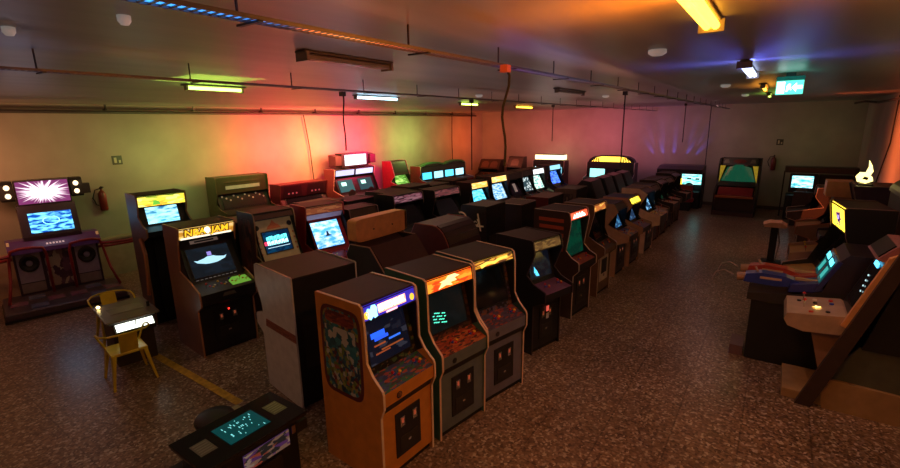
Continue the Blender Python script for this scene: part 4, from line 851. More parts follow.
exflat(r, r[1]['bez'], [(-.3, -.2), (.3, -.2), (.3, .2), (-.3, .2)], scr(53, (.05, .55, .5), (.4, .95, .85), 2., 2, .5, 'soft'), 'lit_screen', cy=-.5, v=.55, off=.025)
exflat(r, r[1]['bez'], [(-.3, -.2), (.3, -.2), (.3, .2), (-.3, .2)], m_off, 'unlit_screen', cy=.5, v=.55, off=.025)

def wedge_hood(t, W, D, z0, z1, mat, name='hood'):
    return MB().prism([(-D/2, z0), (-D/2, z1), (D*.1, z1), (D*.5, z1-.1), (D*.5, z0)], -W/2, W/2).build(name, mat, t, bevel=.03)
# far racing pod with red seat
t = thing('racing_pod', 'dark sit-down driving machine with cyan face-like screen and red seat', 'driving game', (-2.95, 19.3, 0), -PI/2, FW)
wedge_hood(t, 1.5, 1.1, 1.32, 1.58, plain((.03, .02, .025), .4))
for s in (-1, 1): MB().box(-.55, -.1, *sorted((s*.70, s*.75)), 0, 1.34).build('side_panel', plain((.03, .02, .025), .5), t)
MB().box(-.55, -.45, -.7, .7, 0, 1.34).build('back_panel', m_black, t)
MB().box(-.3, -.26, .0, .66, .86, 1.27).build('screen', scr(55, (.03, .5, .5), (.5, 1., .95), 2., 3, .5, 'soft'), t)
for yy in (.18, .46): MB().box(-.26, -.25, yy, yy+.14, 1.04, 1.10).build('screen_dark_shape', plain((.01, .1, .12), .4), t)
MB().box(-.4, -.2, -.62, -.1, 1.1, 1.3).build('second_screen', m_off, t)
MB().box(-.2, -.18, -.32, -.14, 1.2, 1.28).build('lit_badge', glow((.8, .85, 1.), 2.), t)
MB().box(-.2, -.1, -.14, .03, .85, 1.08).build('yellow_badge', glow((1., .62, .05), 1.6), t)
MB().box(-.45, .1, -.68, .68, 0, .62).build('dashboard_base', m_black, t, bevel=.02)
st = MB().box(.25, .6, .02, .55, .3, .42).build('seat', plain((.3, .03, .03), .5), t, bevel=.03)
MB().prism([(.55, .4), (.66, .4), (.74, .95), (.64, .95)], .04, .53).build('seat_back', plain((.28, .03, .03), .5), st, bevel=.03)
MB().box(.2, .7, .1, .47, 0, .3).build('seat_pedestal', m_black, t)
MB().lathe([(.15, -.015), (.17, 0), (.15, .015)], (-.02, .3, .78), 16, axis=0).build('steering_wheel', m_rubber, t)
# green dome
t = thing('dome_driving_game', 'large driving game with green domed screen, yellow side wings and red bench', 'driving game', (-1.1, 18.9, 0), -PI/2-R_(2), FW)
mk = plain((.025, .018, .018), .4)
MB().prism([(-.65, 0), (-.65, 1.9), (-.2, 1.9), (.0, 1.7), (.02, 1.2), (.1, 1.0), (.55, .75), (.55, 0)], -.62, -.56).build('side_panel', mk, t)
MB().prism([(-.65, 0), (-.65, 1.9), (-.2, 1.9), (.0, 1.7), (.02, 1.2), (.1, 1.0), (.55, .75), (.55, 0)], .56, .62).build('side_panel', mk, t)
MB().box(-.65, -.6, -.56, .56, 0, 1.9).build('back_panel', mk, t)
hd = MB().slab((-.2, 1.93), (.02, 1.68), -.52, .52, .3).build('header', plain((.07, .06, .05), .4), t, bevel=.04)
Mh = panel_mtx((-.2, 1.93), (.02, 1.68), 0, .004)
flat(hd, Mh, [(.2*math.cos(a*PI/8), .08*math.sin(a*PI/8)) for a in range(16)], plain((.16, .03, .02), .4), 'header_emblem')
for s in (-1, 1): flat(hd, Mh, [(s*.3, -.08), (s*.48, -.08), (s*.44, .06), (s*.34, .08)], plain((.2, .17, .12), .4), 'header_window')
mb = MB(); n = 12
for i in range(n):
    for j in range(6):
        q = []
        for (a, b) in ((i, j), (i+1, j), (i+1, j+1), (i, j+1)):
            u = (a/n-.5)*2; v = b/6; ww = .32+.2*(1-v); q.append((-.08+.10*math.cos(u*PI/2), u*ww, 1.12+.58*v))
        mb.poly(q)
mb.build('domed_screen', scr(57, (.003, .03, .018), (.01, .12, .06), .55, 3, .5, 'soft'), t, smooth=True)
for s in (-1, 1): MB().poly([(.03, s*.56, 1.08), (.03, s*.56, 1.66), (.03, s*.40, 1.66), (.03, s*.52, 1.2)]).poly([(.02, s*.56, 1.08), (.02, s*.56, 1.66), (.02, s*.40, 1.66), (.02, s*.52, 1.2)]).build('yellow_wing', plain((.75, .6, .05), .4, emit=.22), t)
MB().slab((.03, 1.12), (.2, .98), -.55, .55, .04).build('dashboard', mk, t)
text = MB()
for k in range(9): text.slab((.05, 1.09), (.12, 1.03), -.36+k*.08, -.30+k*.08, .004, .006)
text.build('dashboard_lettering', plain((.6, .55, .45), .4, emit=.3), t)
MB().slab((.22, .95), (.5, .7), -.52, .52, .08).build('bench_back', plain((.26, .02, .02), .4), t, bevel=.02)
MB().box(.5, .62, -.56, .56, .62, .68).build('bench_trim', plain((.4, .12, .04), .4), t)
MB().box(-.6, .5, -.56, .56, .02, .6).build('base_body', mk, t, bevel=.02)
MB().box(.1, .62, -.62, .62, 0, .14).build('floor_platform', plain((.05, .03, .03), .5), t)
# far right driving game with cyan screen
t = thing('racing_pod', 'dark driving game with bright cyan screen on the far wall by the right corner', 'driving game', (1.1, 18.6, 0), -PI/2, FW)
MB().box(-.6, -.2, -.9, .95, 1.50, 1.70).build('header', plain((.05, .035, .03), .4), t, bevel=.02)
MB().box(-.22, -.18, -.8, .85, 1.55, 1.66).build('header_sign', plain((.08, .04, .03), .4), t)
MB().box(-.6, -.25, -.74, -.0, .85, 1.45).build('monitor_housing', m_black, t, bevel=.02)
MB().box(-.25, -.24, -.68, -.12, 1.02, 1.40).build('screen', scr(59, (.02, .25, .32), (.5, .9, .95), 2.2, 3, .5, 'soft', (.05, .5, .6)), t)
MB().box(-.6, -.3, .02, .85, .85, 1.45).build('second_monitor_housing', m_black, t, bevel=.02)
MB().box(-.6, .05, -.8, .85, 0, .8).build('base_body', m_black, t, bevel=.03)
for s in (-1, 1): MB().box(-.62, -.5, *sorted((s*.88, s*.92)), 0, 1.52).build('side_post', m_dark, t)
MB().lathe([(.14, -.015), (.16, 0), (.14, .015)], (.1, -.4, .9), 16, axis=0).build('steering_wheel', plain((.1, .08, .07), .5), t)
MB().prism([(.5, .0), (.5, .45), (.9, .4), (1.05, 1.05), (1.15, 1.05), (1.1, 0)], -.62, -.15).build('seat', plain((.03, .025, .025), .6), t, bevel=.03)

# ------------------------------------------------------------------ dance machine (far left)
t = thing('dance_machine', 'large dance machine with purple burst top screen, blue screen and red hand rails', 'dance machine', (-11.30, 2.76, 0), R_(-10)); t.scale = (1, .88, .985)
mk = plain((.035, .02, .04), .35); mr_ = plain((.30, .03, .035), .3); mp_ = plain((.10, .035, .14), .3, emit=.05)
pl = MB().box(-.2, 1.0, -1.05, .95, 0, .16).build('stage_platform', plain((.10, .07, .09), .35, .4), t, bevel=.02)
MB().box(-.2, 1.02, -1.07, .97, .0, .05).build('platform_edge', m_black, pl)
for a in (-1, 0):
    for i in range(3):
        for j in range(3):
            if (i+j) % 2: MB().box(.02+.3*i, .29+.3*i, .06+.98*a+.3*j-.02, .33+.98*a+.3*j-.02, .16, .168).build('arrow_tile', plain((.22, .1, .16) if i % 2 else (.1, .12, .22), .2), pl)
MB().prism([(-.6, 0), (-.6, 1.08), (-.18, 1.08), (-.12, 1.0), (-.12, 0)], -.74, .74).build('speaker_cabinet', mk, t, bevel=.015)
for s in (-1, 1):
    sp = MB().box(-.12, -.105, *sorted((s*.30, s*.70)), .40, 1.02).build('speaker_panel', plain((.28, .24, .34), .35), t)
    MB().lathe([(.16, -.01), (.17, .012), (.13, .02), (.06, -.004)], (-.10, s*.5, .78), 20, axis=0).build('speaker_cone', m_black, sp)
    MB().lathe([(.06, 0), (.05, .02), (.01, .025)], (-.095, s*.5, .78), 14, axis=0).build('speaker_cap', plain((.25, .22, .3), .3), sp)
    MB().box(-.12, -.1, *sorted((s*.30, s*.70)), .2, .38).build('lower_grille', plain((.2, .16, .16), .4), t)
MB().box(-.12, -.1, -.24, .24, .25, 1.02).build('centre_art_panel', art(121, [(.1, .05, .1), (.3, .22, .18), (.05, .02, .05), (.18, .1, .12), (.35, .3, .25)], 4), t)
MB().prism([(-.5, 1.08), (-.46, 1.22), (-.2, 1.22), (.02, 1.08), (.02, 1.0), (-.14, 1.0)], -.80, .80).build('console_deck', mp_, t, bevel=.012)
text = MB()
for k in range(6): text.slab((-.10, 1.15), (-.03, 1.11), -.16+k*.055, -.125+k*.055, .003, .004)
text.build('deck_emblem', plain((.7, .5, .5), .4, emit=.4), t)
mc = MB().prism([(-.55, 1.2), (-.62, 1.86), (-.33, 1.86), (-.16, 1.27), (-.16, 1.2)], -.50, .50).build('monitor_cabinet', mk, t, bevel=.01)
Ml = panel_mtx((-.32, 1.80), (-.17, 1.28), .02, .022)
MB().mesh([Ml @ Vector(p) for p in ((-.37, -.19, 0), (.37, -.19, 0), (.37, .19, 0), (-.37, .19, 0))], [(0, 1, 2, 3)])
mb = MB(); q = [Ml @ Vector(p) for p in ((-.37, -.22, 0), (.37, -.22, 0), (.37, .17, 0), (-.37, .17, 0))]; mb.poly(q, [(0, 0), (1, 0), (1, 1), (0, 1)])
ls = mb.build('lower_screen', scr(61, (.0, .05, .34), (.2, .75, 1.), 2., 4.5, .55, 'soft'), t)
mb = MB()
for k in range(16):
    a0, a1 = 2*PI*k/16, 2*PI*(k+1)/16; mb.poly([Ml @ Vector((r_*math.cos(a)*1.5, r_*math.sin(a)*.8, .004)) for r_, a in ((.09, a0), (.10, a0), (.10, a1), (.09, a1))])
mb.build('screen_ring', glow((.3, .95, .8), 2.6), ls)
hd = MB().box(-.62, -.32, -.46, .46, 1.86, 2.34).build('top_monitor', mk, t, bevel=.01)
mb = MB().poly([(-.315, -.44, 1.89), (-.315, .44, 1.89), (-.315, .44, 2.32), (-.315, -.44, 2.32)], [(0, 0), (1, 0), (1, 1), (0, 1)])
tsn = mb.build('burst_screen', scr(62, (.12, .02, .08), (1., .80, .88), 2.2, 3, .5, 'burst'), hd)
Mt = Matrix(((0, 0, 1), (1, 0, 0), (0, 1, 0))).to_4x4(); Mt.translation = (-.312, 0, 2.105)
flat(tsn, Mt, [(-.3, -.05), (-.2, .03), (-.22, .08), (-.05, .055), (.02, .10), (.1, .05), (.28, .09), (.2, .0), (.28, -.07), (.08, -.05), (0, -.1), (-.1, -.06)], glow((1., .9, 1.), 3.4), 'burst_title')
for s in (-1, 1):
    sb = MB().prism([(-.6, 1.96), (-.6, 2.34), (-.36, 2.34), (-.3, 2.28), (-.3, 2.0), (-.36, 1.96)], *sorted((s*.48, s*.70))).build('spotlight_box', m_black, hd)
    for z in (2.07, 2.23): MB().lathe([(.001, .03), (.035, .022), (.05, 0), (.05, -.01)], (-.30, s*.58, z), 14, axis=0).build('round_lamp', glow((1., .72, .42), 2.4), sb, smooth=True)
    MB().box(-.55, -.38, *sorted((s*.7, s*.84)), 2.0, 2.2).build('side_speaker', m_black, hd)
    MB().tube([(-.2, s*.76, 1.0), (.1, s*.82, 1.0), (.2, s*1.05, 1.0), (.15, s*1.42, 1.0), (-.05, s*1.5, .96), (-.2, s*1.45, .88), (-.3, s*1.0, .85), (-.35, s*.76, .85)], .03, 8).build('side_rail_loop', mr_, t, smooth=True)
    MB().tube([(.0, s*.2, .16), (.0, s*.2, .95), (.05, s*.24, 1.08), (.12, s*.4, 1.12), (.12, s*.62, 1.12), (.05, s*.76, 1.08), (.0, s*.8, .95), (.15, s*.86, .5), (.4, s*.95, .16)], .028, 8).build('safety_rail', mr_, t, smooth=True)
    MB().box(-.15, -.1, *sorted((s*.745, s*.79)), .98, 1.22).build('lit_edge_strip', plain((.6, .3, .12), .3, emit=.4), t)

# ------------------------------------------------------------------ cocktail cabinets
t = thing('cocktail_cabinet', 'low black cocktail cabinet table with teal lit screen, in the foreground', 'cocktail table', (-3.66, 1.90, 0))
MB().box(-.24, .24, -.40, .40, .0, .55).build('body', m_black, t, bevel=.01)
gt = MB().box(-.29, .29, -.49, .49, .585, .605).build('glass_top', plain((.008, .009, .010), .12, spec=.6, var=.0), t, bevel=.004)
MB().box(-.28, .28, -.48, .48, .555, .585).build('top_frame', m_dark, t)
sn = MB().box(-.16, .16, -.19, .19, .606, .609).build('screen', scr(63, (.0, .015, .018), (.0, .045, .045), 1., 3, .5, 'soft'), t)
random.seed(11)
for k in range(30):
    a, b = random.uniform(-.13, .12), random.uniform(-.15, .14); MB().box(a, a+random.uniform(.008, .03), b, b+.008, .610, .611).build('screen_dots', glow((.25, .85, .85), .9), sn)
for s, c in ((-1, (.13, .14, .13)), (1, (.18, .24, .17))):
    cd = MB().box(-.10, .10, s*.34-.07, s*.34+.07, .606, .608).build('instruction_card', plain(c, .4), t)
    for k in range(5): MB().box(-.08+.035*k, -.068+.035*k, s*.34-.055, s*.34+.055, .608, .609).build('card_line', plain(tuple(q*1.9 for q in c), .4), cd)
MB().box(.24, .252, -.15, .30, .34, .50).build('side_art_strip', art(131, [(.3, .2, .15), (.12, .05, .2), (.03, .03, .03), (.35, .08, .05), (.4, .35, .3)], 5, .25), t)
dr = MB().box(.24, .26, -.2, .2, .05, .30).build('coin_door', m_dark, t)
MB().box(.26, .268, .08, .12, .15, .22).build('coin_slot', m_chrome, dr)
for s in (-1, 1):
    cp = MB().prism([(-.2, .36), (-.2, .46), (.2, .46), (.2, .36)], *sorted((s*.40, s*.54))).build('control_panel', m_dark, t)
    MB().tube([(-.08, s*.48, .46), (-.08, s*.48, .52)], .006, 6).build('joystick', m_chrome, cp)
    for k in range(2): MB().tube([(.04+.06*k, s*.48, .46), (.04+.06*k, s*.48, .47)], .014, 8).build('button', m_red if k else m_yel, cp)
    MB().box(.24, .27, s*.34-.02, s*.34+.02, .44, .52).build('lock_plate', m_chrome, t)
tag(MB().lathe([(.16, 0), (.17, .02), (.12, .05), (.10, .31), (.18, .36), (.19, .40), (.17, .43), (.05, .45)], (-4.30, 1.98, 0), 24).build('stool', plain((.02, .016, .016), .5), smooth=True), 'round black stool tucked behind the low black cocktail cabinet', 'stool')

t = thing('cocktail_cabinet', 'worn cocktail table with a lit white strip on its side, between yellow chairs', 'cocktail table', (-7.42, 2.42, 0), R_(-8))
MB().box(-.30, .30, -.24, .24, 0, .66).build('body', plain((.05, .035, .028), .5), t, bevel=.01)
MB().box(-.44, .42, -.32, .32, .68, .71).build('table_top', plain((.13, .10, .075), .3), t, bevel=.008)
MB().box(-.40, .38, -.28, .28, .65, .68).build('top_frame', m_dark, t)
MB().box(-.16, .12, -.20, .20, .711, .714).build('screen', plain((.16, .14, .15), .15), t)
st = MB().prism([(.30, .50), (.30, .65), (.40, .64), (.47, .56), (.45, .50)], -.24, .24).build('control_panel', m_dark, t)
MB().slab((.40, .647), (.47, .567), -.22, .22, .006, .008).build('lit_strip', glow((.95, 1., .85), 3.2), st)
MB().tube([(.44, .0, .60), (.50, .0, .68)], .007, 6).build('joystick', m_rubber, st)
MB().lathe([(.001, -.02), (.02, -.01), (.024, .01), (.001, .025)], (-.30, -.26, .735), 10).build('small_lamp', glow((1., .72, .25), 9.), t)
MB().tube([(.1, .26, .71), (.1, .26, .78)], .02, 8).build('knob', m_rubber, t)

mch = plain((.68, .54, .03), .35, .1)
def chair(x, y, rz, label):
    t = thing('metal_armchair', label, 'chair', (x, y, 0), R_(rz), 'yellow metal armchairs')
    # faces +x
    MB().prism([(-.2, .44), (-.19, .452), (.18, .452), (.21, .435), (.205, .40), (.18, .42), (-.2, .42)], -.2, .2).build('seat', mch, t, bevel=.012)
    for sx in (-1, 1):
        for sy in (-1, 1):
            a = Vector((sx*.16, sy*.16, .43)); b = Vector((sx*.25, sy*.235, 0))
            vs = []
            for p, w_, th in ((a, .055, .022), (a.lerp(b, .5), .032, .016), (b, .018, .012)):
                vs += [p+Vector((0, sy*w_*.2, 0))+Vector((dx*w_, dy*th, 0)) for dx, dy in ((-1, -1), (1, -1), (1, 1), (-1, 1))]
            fs = [(0, 1, 2, 3)[::-1], (8, 9, 10, 11)]+[(k*4+j, k*4+(j+1) % 4, k*4+4+(j+1) % 4, k*4+4+j) for k in range(2) for j in range(4)]
            lg = MB().mesh(vs, fs).build('leg', mch, t); MB().lathe([(.016, 0), (.018, .012), (.012, .02)], (b.x, b.y, 0), 8).build('rubber_foot', m_rubber, lg)
    rim = [(.16, -.27, .64), (.05, -.285, .68), (-.1, -.275, .70), (-.21, -.21, .71), (-.26, -.1, .72), (-.27, 0, .72), (-.26, .1, .72), (-.21, .21, .71), (-.1, .275, .70), (.05, .285, .68), (.16, .27, .64)]
    MB().tube(rim, .013, 8).build('arm_rail', mch, t, smooth=True)
    MB().hexa([(-.262, -.10, .71), (-.262, .10, .71), (-.19, .10, .45), (-.19, -.10, .45), (-.252, -.10, .71), (-.252, .10, .71), (-.18, .10, .45), (-.18, -.10, .45)]).build('back_splat', mch, t)
    for s in (-1, 1): MB().tube([(.16, s*.27, .64), (.18, s*.25, .58), (.17, s*.19, .44)], .013, 8).build('arm_support', mch, t)
    return t
chair(-6.72, 2.12, 172, 'yellow metal armchair nearest the camera, back toward the aisle side')
chair(-8.2, 2.52, -8, 'yellow metal armchair beyond the cocktail table, only its back rail visible')

# ------------------------------------------------------------------ right side
RR = 'machines along the right wall'
pink = (.36, .20, .155)
# nearest: pale cabinet with slanted side
t = thing('arcade_cabinet', 'large cream-pink cabinet with slanted brown side board, nearest on the right', 'arcade machine', (1.0, 6.62, 0), 0, RR)
mpk = plain(pink, .4); mtn = plain((.40, .25, .13), .5)
MB().box(-.66, -.05, -.34, .36, 0, .11).build('foot_plate', mtn, t, bevel=.008)
MB().prism([(-.28, .0), (-.34, .36), (.36, .34), (.42, 0)], -.38, -.30).build('base_side', mtn, t)
MB().box(-.25, .95, -.30, .36, .0, .36).build('base', plain((.10, .065, .04), .6), t)
MB().prism([(-.3, .36), (-.05, .78), (.38, .78), (.36, .34)], -.335, -.30).build('lower_side_panel', plain((.10, .11, .09), .5), t)
MB().prism([(-.28, .11), (-.48, .86), (-.2, .88), (-.05, .11)], -.2, .24).build('front_pedestal', mpk, t)
tr_ = MB().prism([(-.74, .95), (-.72, 1.03), (-.20, 1.09), (-.10, 1.03), (-.14, .88), (-.55, .84), (-.70, .88)], -.31, .35).build('control_panel', plain((.48, .32, .24), .35), t, bevel=.02)
cpl = ((-.20, 1.09), (-.72, 1.03))
def onctl(y, f, mb, nme, mat): return mb
for (fx, yy, c) in ((-.30, .22, m_red), (-.45, .22, m_whtp), (-.30, .1, m_blu), (-.45, .1, m_rubber), (-.60, .16, m_rubber), (-.35, -.2, m_rubber), (-.5, -.22, m_red)):
    z = 1.03+(fx+.72)/.52*.06
    MB().tube([(fx, yy, z), (fx, yy, z+.014)], .022, 10).build('button', c, tr_)
for yy in (.2, -.05):
    j = MB().tube([(-.56, yy, 1.05), (-.56, yy, 1.13)], .007, 6).build('joystick', m_chrome, tr_); MB().lathe([(.001, -.02), (.02, 0), (.001, .02)], (-.56, yy, 1.14), 10).build('ball_knob', m_red, j)
mb = MB(); pts = [((.05 if k % 2 else .022)*math.cos(PI*k/5), (.05 if k % 2 else .022)*math.sin(PI*k/5)) for k in range(10)]
mb.poly([(-.44+a, -.06+b, 1.075+a*.11) for a, b in pts]); mb.build('lit_star_decal', glow((1., .6, .15), 4.), tr_)
MB().slabw((.08, 1.78), (-.18, 1.06), -.30, .34, .03).build('bezel', plain((.03, .025, .03), .3), t)
so = MB().slabw((.03, 1.64), (-.14, 1.16), -.24, .28, .01, .012).build('screen', plain((.015, .02, .028), .1, spec=.8), t)
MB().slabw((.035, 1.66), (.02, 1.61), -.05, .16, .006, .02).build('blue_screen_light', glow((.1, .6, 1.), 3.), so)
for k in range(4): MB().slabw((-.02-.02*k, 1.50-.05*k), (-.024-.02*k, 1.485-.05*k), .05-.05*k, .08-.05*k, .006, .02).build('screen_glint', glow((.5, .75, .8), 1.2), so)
MB().prism([(-.05, 1.76), (.10, 1.92), (.55, 1.92), (.55, 1.70), (.10, 1.72)], -.30, .36).build('header', plain((.32, .13, .14), .4), t, bevel=.02)
MB().slabw((.09, 1.915), (-.03, 1.785), -.26, .30, .012, .012).build('header_inset', m_black, t)
# slanting side
MB().prism([(-.24, 1.0), (.04, 1.80), (.14, 1.86), (.20, 1.80), (-.14, .96)], -.36, -.30).build('inner_side_edge', plain((.8, .38, .15), .4), t)  # orange light on this edge is put into its colour
MB().prism([(-.53, 0), (.16, 2.06), (.29, 2.06), (-.38, 0)], -.44, -.38).build('side_board', plain((.05, .028, .024), .5), t)
MB().prism([(-.04, .78), (.22, 1.86), (.95, 1.95), (.95, .0), (.42, .0), (.38, .78)], -.38, -.35).build('side_panel', m_black, t)
MB().prism([(-.3, .36), (-.2, .9), (.15, 1.84), (.95, 1.92), (.95, .36)], .30, .34).build('side_panel', m_black, t)
MB().box(.90, .95, -.35, .34, .36, 1.92).build('back_panel', m_black, t)

# twin red/blue gun cabinet
t = thing('gun_game_cabinet', 'black two-player shooting game with red and blue sides and two slanted cyan screens', 'arcade machine', (.71, 7.45, 0), 0, RR)
MB().box(-.80, .7, -.34, .36, 0, .86).build('body', m_black, t, bevel=.02)
MB().prism([(-.85, .86), (-.85, .95), (-.3, 1.02), (-.10, 1.10), (.6, 1.10), (.6, .86)], -.36, .38).build('control_deck', m_dark, t, bevel=.02)
MB().box(-.98, -.82, -.30, .10, 0, .14).build('step_box', plain((.16, .09, .11), .5), t)
for s, c, cc, nme in ((1, (.30, .035, .03), (.1, .02, .02), 'red'), (-1, (.025, .03, .16), (.02, .02, .1), 'blue')):
    y0, y1 = sorted((s*.02+.01, s*.37))
    pn = MB().slabw((.02, 1.52), (-.16, 1.12), y0, y1, .05).build('screen_surround', plain(c, .35), t); pn['label'] = nme+' screen surround'
    ym = (y0+y1)/2
    sc1 = MB().slabw((.0, 1.475), (-.12, 1.21), ym-.14, ym+.14, .01, .012).build('screen', scr(70+s, (.003, .05, .055), (.01, .16, .16), .8, 3, .6, 'soft'), pn)
    MB().slabw((.0, 1.475), (-.025, 1.42), ym-.13, ym+.13, .008, .018).build('cyan_screen_bar', glow((.1, .75, .95), 3.), sc1)
    MB().slabw((-.04, 1.38), (-.10, 1.25), ym-.1, ym+.05, .008, .018).build('cyan_screen_patch', glow((.05, .5, .45), .9), sc1)
    MB().prism([(-.42, 1.03), (-.40, 1.13), (-.12, 1.2), (-.05, 1.10)], ym-.15, ym+.15).build('holster_block', plain(tuple(q*1.3 for q in c), .4), t, bevel=.02)
    MB().box(-.36, -.12, ym-.02, ym+.02, 1.17, 1.20).build('block_stripe', plain((.5, .3, .15), .4), t)
MB().prism([(.03, 1.50), (.12, 1.60), (.7, 1.60), (.7, 1.1), (-.08, 1.1)], -.36, .38).build('monitor_housing', plain((.03, .02, .03), .4), t, bevel=.015)
def gun(x, y, z, c, label, rz):
    t = thing('toy_light_gun', label, 'game gun', (x, y, z), R_(rz), 'guns resting on the shooting game')
    m = plain(c, .3)
    MB().prism([(-.32, -.05), (-.30, .06), (-.12, .10), (.14, .085), (.30, .03), (.30, -.03), (.05, -.06)], -.085, .085).build('gun_body', m, t, bevel=.022)
    MB().box(-.14, .1, -.088, .088, .02, .05).build('gun_stripe', plain((.55, .35, .22), .4), t)
    MB().tube([(-.30, 0, .0), (-.40, 0, -.01)], .06, 12).build('round_grip', plain((.38, .22, .13), .4), t)
    MB().tube([(-.15, 0, .06), (-.2, 0, .15)], .014, 6).build('sight_fin', plain((.5, .3, .2), .4), t)
    MB().tube([(-.44, .0, .0), (-.55, .02, .05), (-.66, .05, .0), (-.70, .03, -.12), (-.62, 0, -.2)], .008, 6).build('looped_cable', plain((.28, .2, .18), .4), t)
gun(.13, 7.68, 1.12, (.42, .05, .03), 'red toy gun lying on the black shooting game deck', -4)
gun(.11, 7.27, 1.12, (.025, .045, .26), 'blue toy gun lying on the deck nearest the aisle', 2)

# yellow marquee machine
YP = prof(D=1.0, H=2.04, mh=.37, tx=.5, mx=.47, ex=.3, btx=.25, bbx=.62, bz=1.05, cz=.98, kx=.8, lip=.14)
r = cab('tall machine with bright yellow marquee bearing a purple emblem, on the right', 1.02, 8.38, 'W', 7, YP, W=.86, side=(.012, .011, .012), trim=(.24, .13, .12), marq=glow((1., .62, .04), 3.2), group=RR, top=(.045, .03, .045), sticks=(), ctl=plain((.3, .15, .08), .4), name='arcade_cabinet')
mq = r[1]['marq']; pm = glow((.12, .03, .22), .8)
ep = exflat(r, mq, [(-.1, -.02), (-.14, .06), (-.05, .05), (-.03, .11), (.03, .06), (.1, .1), (.09, .03), (.15, -.01), (.08, -.04), (.09, -.1), (.0, -.06), (-.05, -.11), (-.06, -.04)], pm, 'purple_emblem', u=.47, v=.52)
exflat(r, mq, [(-.04, -.03), (.05, -.02), (.04, .03), (-.03, .03)], glow((.5, .4, .9), 1.5), 'emblem_centre', u=.47, v=.52, off=.01, par=ep)
for k in range(6): exflat(r, mq, [(-.022, -.006), (.022, -.006), (.022, .006), (-.022, .006)], pm, 'marquee_caption', u=.36+.06*k, v=.2+.014*k)
for k in range(5): exflat(r, mq, [(-.015, -.01), (.015, -.01), (.02, .012), (-.01, .01)], glow((.6, .25, .02), .8), 'marquee_speckle', u=.1+.2*k, v=.1 if k % 2 else .9)

CP = prof(D=1.05, H=1.75, mh=.25, tx=.45, mx=.5, ex=.3, btx=.25, bbx=.6, bz=1.02, cz=.95, kx=.75, lip=.14)
r = cab('tan-sided machine with joysticks on a wooden panel, beyond the yellow marquee', 1.15, 9.9, 'W', 0, CP, W=.8, side=pink, trim=(.4, .22, .15), group=RR, ctl=plain((.45, .25, .1), .4), top=(.09, .06, .07), front=(.10, .05, .04), detail=1)
for k, (sy, c) in enumerate(((-.2, m_yel), (0, m_yel), (.2, m_red))):
    j = joystick(r[4]['ctl'], r[1]['ctl'][0], r[1]['ctl'][1], .5, sy, c, .1); j.location = (-r[1]['D']/2, 0, 0)
r = cab('machine with tan head box turned to the camera and red-orange trim, near the far right', 1.3, 12.9, 'W', 0, CP, W=.8, H=1.6, side=(.3, .15, .11), trim=(.45, .1, .06), group=RR, ctl=plain((.3, .15, .08), .4), top=(.09, .05, .045), detail=1)
MB().box(-.34, .12, -.1, .42, 1.6, 1.92).build('head_box', plain((.62, .30, .17), .4), r[0], bevel=.01)
r = cab('dark low machine near the right wall before the far corner', 1.15, 15.2, 'W', 0, CP, W=.8, H=1.5, side=(.04, .03, .03), group=RR, detail=1)
r = cab('dark purple-sided machine in the right wall row carrying the lit yellow figure', 1.5, 11.4, 'W', 0, prof(D=1.0, H=2.0, mh=.3, tx=.6, mx=.55, ex=.4, btx=.3, bbx=.6, bz=1.05, cz=1.0, kx=.8), W=.8, side=(.06, .04, .09), group=RR, detail=1, top=(.05, .03, .06), trim=(.15, .1, .12))
t = thing('lit_figure_lamp', 'small glowing yellow bird-shaped lamp standing on a machine at the right', 'lamp', (1.34, 11.3, 2.0))
MB().box(-.1, .1, -.1, .1, 0, .03).build('lamp_base', m_black, t)
Mf = Matrix(((1, 0, 0), (0, 0, -1), (0, 1, 0))).to_4x4(); Mf.translation = (0, .01, .03)
flat(t, Mf, [(-.15, .12), (-.12, .03), (0, .0), (.1, .05), (.08, .12), (.05, .15), (.08, .22), (.05, .33), (0, .42), (.01, .3), (-.02, .2), (-.1, .2)], glow((1., .78, .25), 3.), 'lit_shape', th=.03)
flat(t, Mf, [(-.06, .08), (.02, .06), (.03, .11), (-.03, .13)], m_dark, 'shape_cutout', th=.032)
r = cab('black machine with a round blue-lit bubble beside the right wall', 1.58, 9.6, 'W', 0, prof(D=.9, H=1.95, mh=.3, tx=.6, mx=.55, ex=.4, btx=.3, bbx=.6, bz=1.05, cz=1.0, kx=.8), W=.8, side=(.03, .022, .022), group=RR, detail=1, top=(.05, .03, .025), trim=(.12, .06, .04)) if False else None
t = thing('domed_game', 'dark machine with arched hood and round blue window at the right edge', 'arcade machine', (1.72, 9.75, 0), 0, RR)
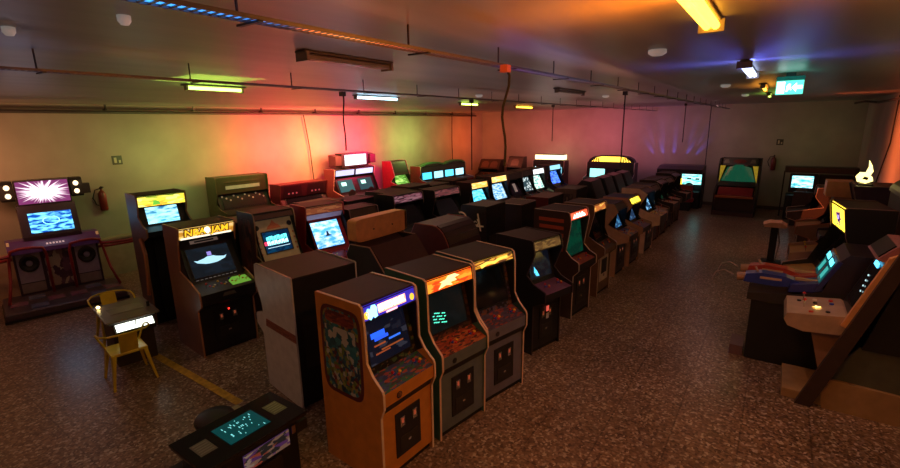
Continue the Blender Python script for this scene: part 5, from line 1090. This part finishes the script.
MB().box(-.18, .35, -.5, .5, 0, 2.05).build('body', plain((.05, .03, .028), .5), t, bevel=.02)
mb = MB()
for k in range(12):
    a, b = PI*k/12, PI*(k+1)/12
    mb.hexa([(.5*math.cos(q)*r_, -.52, 2.05+.22*math.sin(q)*r_) for q, r_ in ((a, 1), (b, 1), (b, .82), (a, .82))]+[(.5*math.cos(q)*r_, .5, 2.05+.22*math.sin(q)*r_) for q, r_ in ((a, 1), (b, 1), (b, .82), (a, .82))])
ho = mb.build('arched_hood', plain((.04, .025, .025), .4), t); ho.location = (.1, 0, 0); ho.scale = (.6, 1, 1)
MB().lathe([(.12, -.01), (.10, .01), (.02, .03)], (-.02, -.51, 1.9), 18, axis=1).build('blue_window', plain((.02, .1, .3), .2, emit=.5), t)
MB().box(.12, .30, -.515, -.5, 1.7, 2.0).build('side_panel_plate', plain((.3, .14, .08), .4), t)
MB().box(-.05, .1, -.53, -.5, 1.55, 1.62).build('brass_lamp', plain((.5, .2, .08), .4, emit=.2), t)
# twisting tubes near the yellow machine
tag(MB().tube([(1.55, 8.0, 1.95), (1.6, 7.95, 1.75), (1.72, 7.9, 1.6), (1.82, 7.9, 1.4), (1.84, 7.9, .9), (1.84, 7.9, .0)], .03, 8).build('bent_tube_stand', plain((.28, .16, .15), .4), smooth=True), 'bent pinkish tube stand behind the yellow marquee machine', 'stand')
# pedestal with pad
t = thing('pad_pedestal', 'slim black pedestal with pink padded top standing alone in the right aisle', 'pedestal', (.10, 12.55, 0))
MB().box(-.07, .07, -.07, .07, .05, .86).build('post', m_black, t, bevel=.01)
MB().box(-.18, .2, -.2, .2, 0, .05).build('base_plate', m_black, t, bevel=.01)
MB().prism([(-.2, .86), (-.22, .91), (-.1, .97), (.12, .97), (.22, .90), (.2, .86)], -.2, .2).build('padded_top', plain((.75, .40, .30), .45), t, bevel=.025)
MB().tube([(.06, -.05, .85), (.12, -.1, .5), (.08, -.08, .06)], .012, 6).build('side_wire', m_chrome, t)
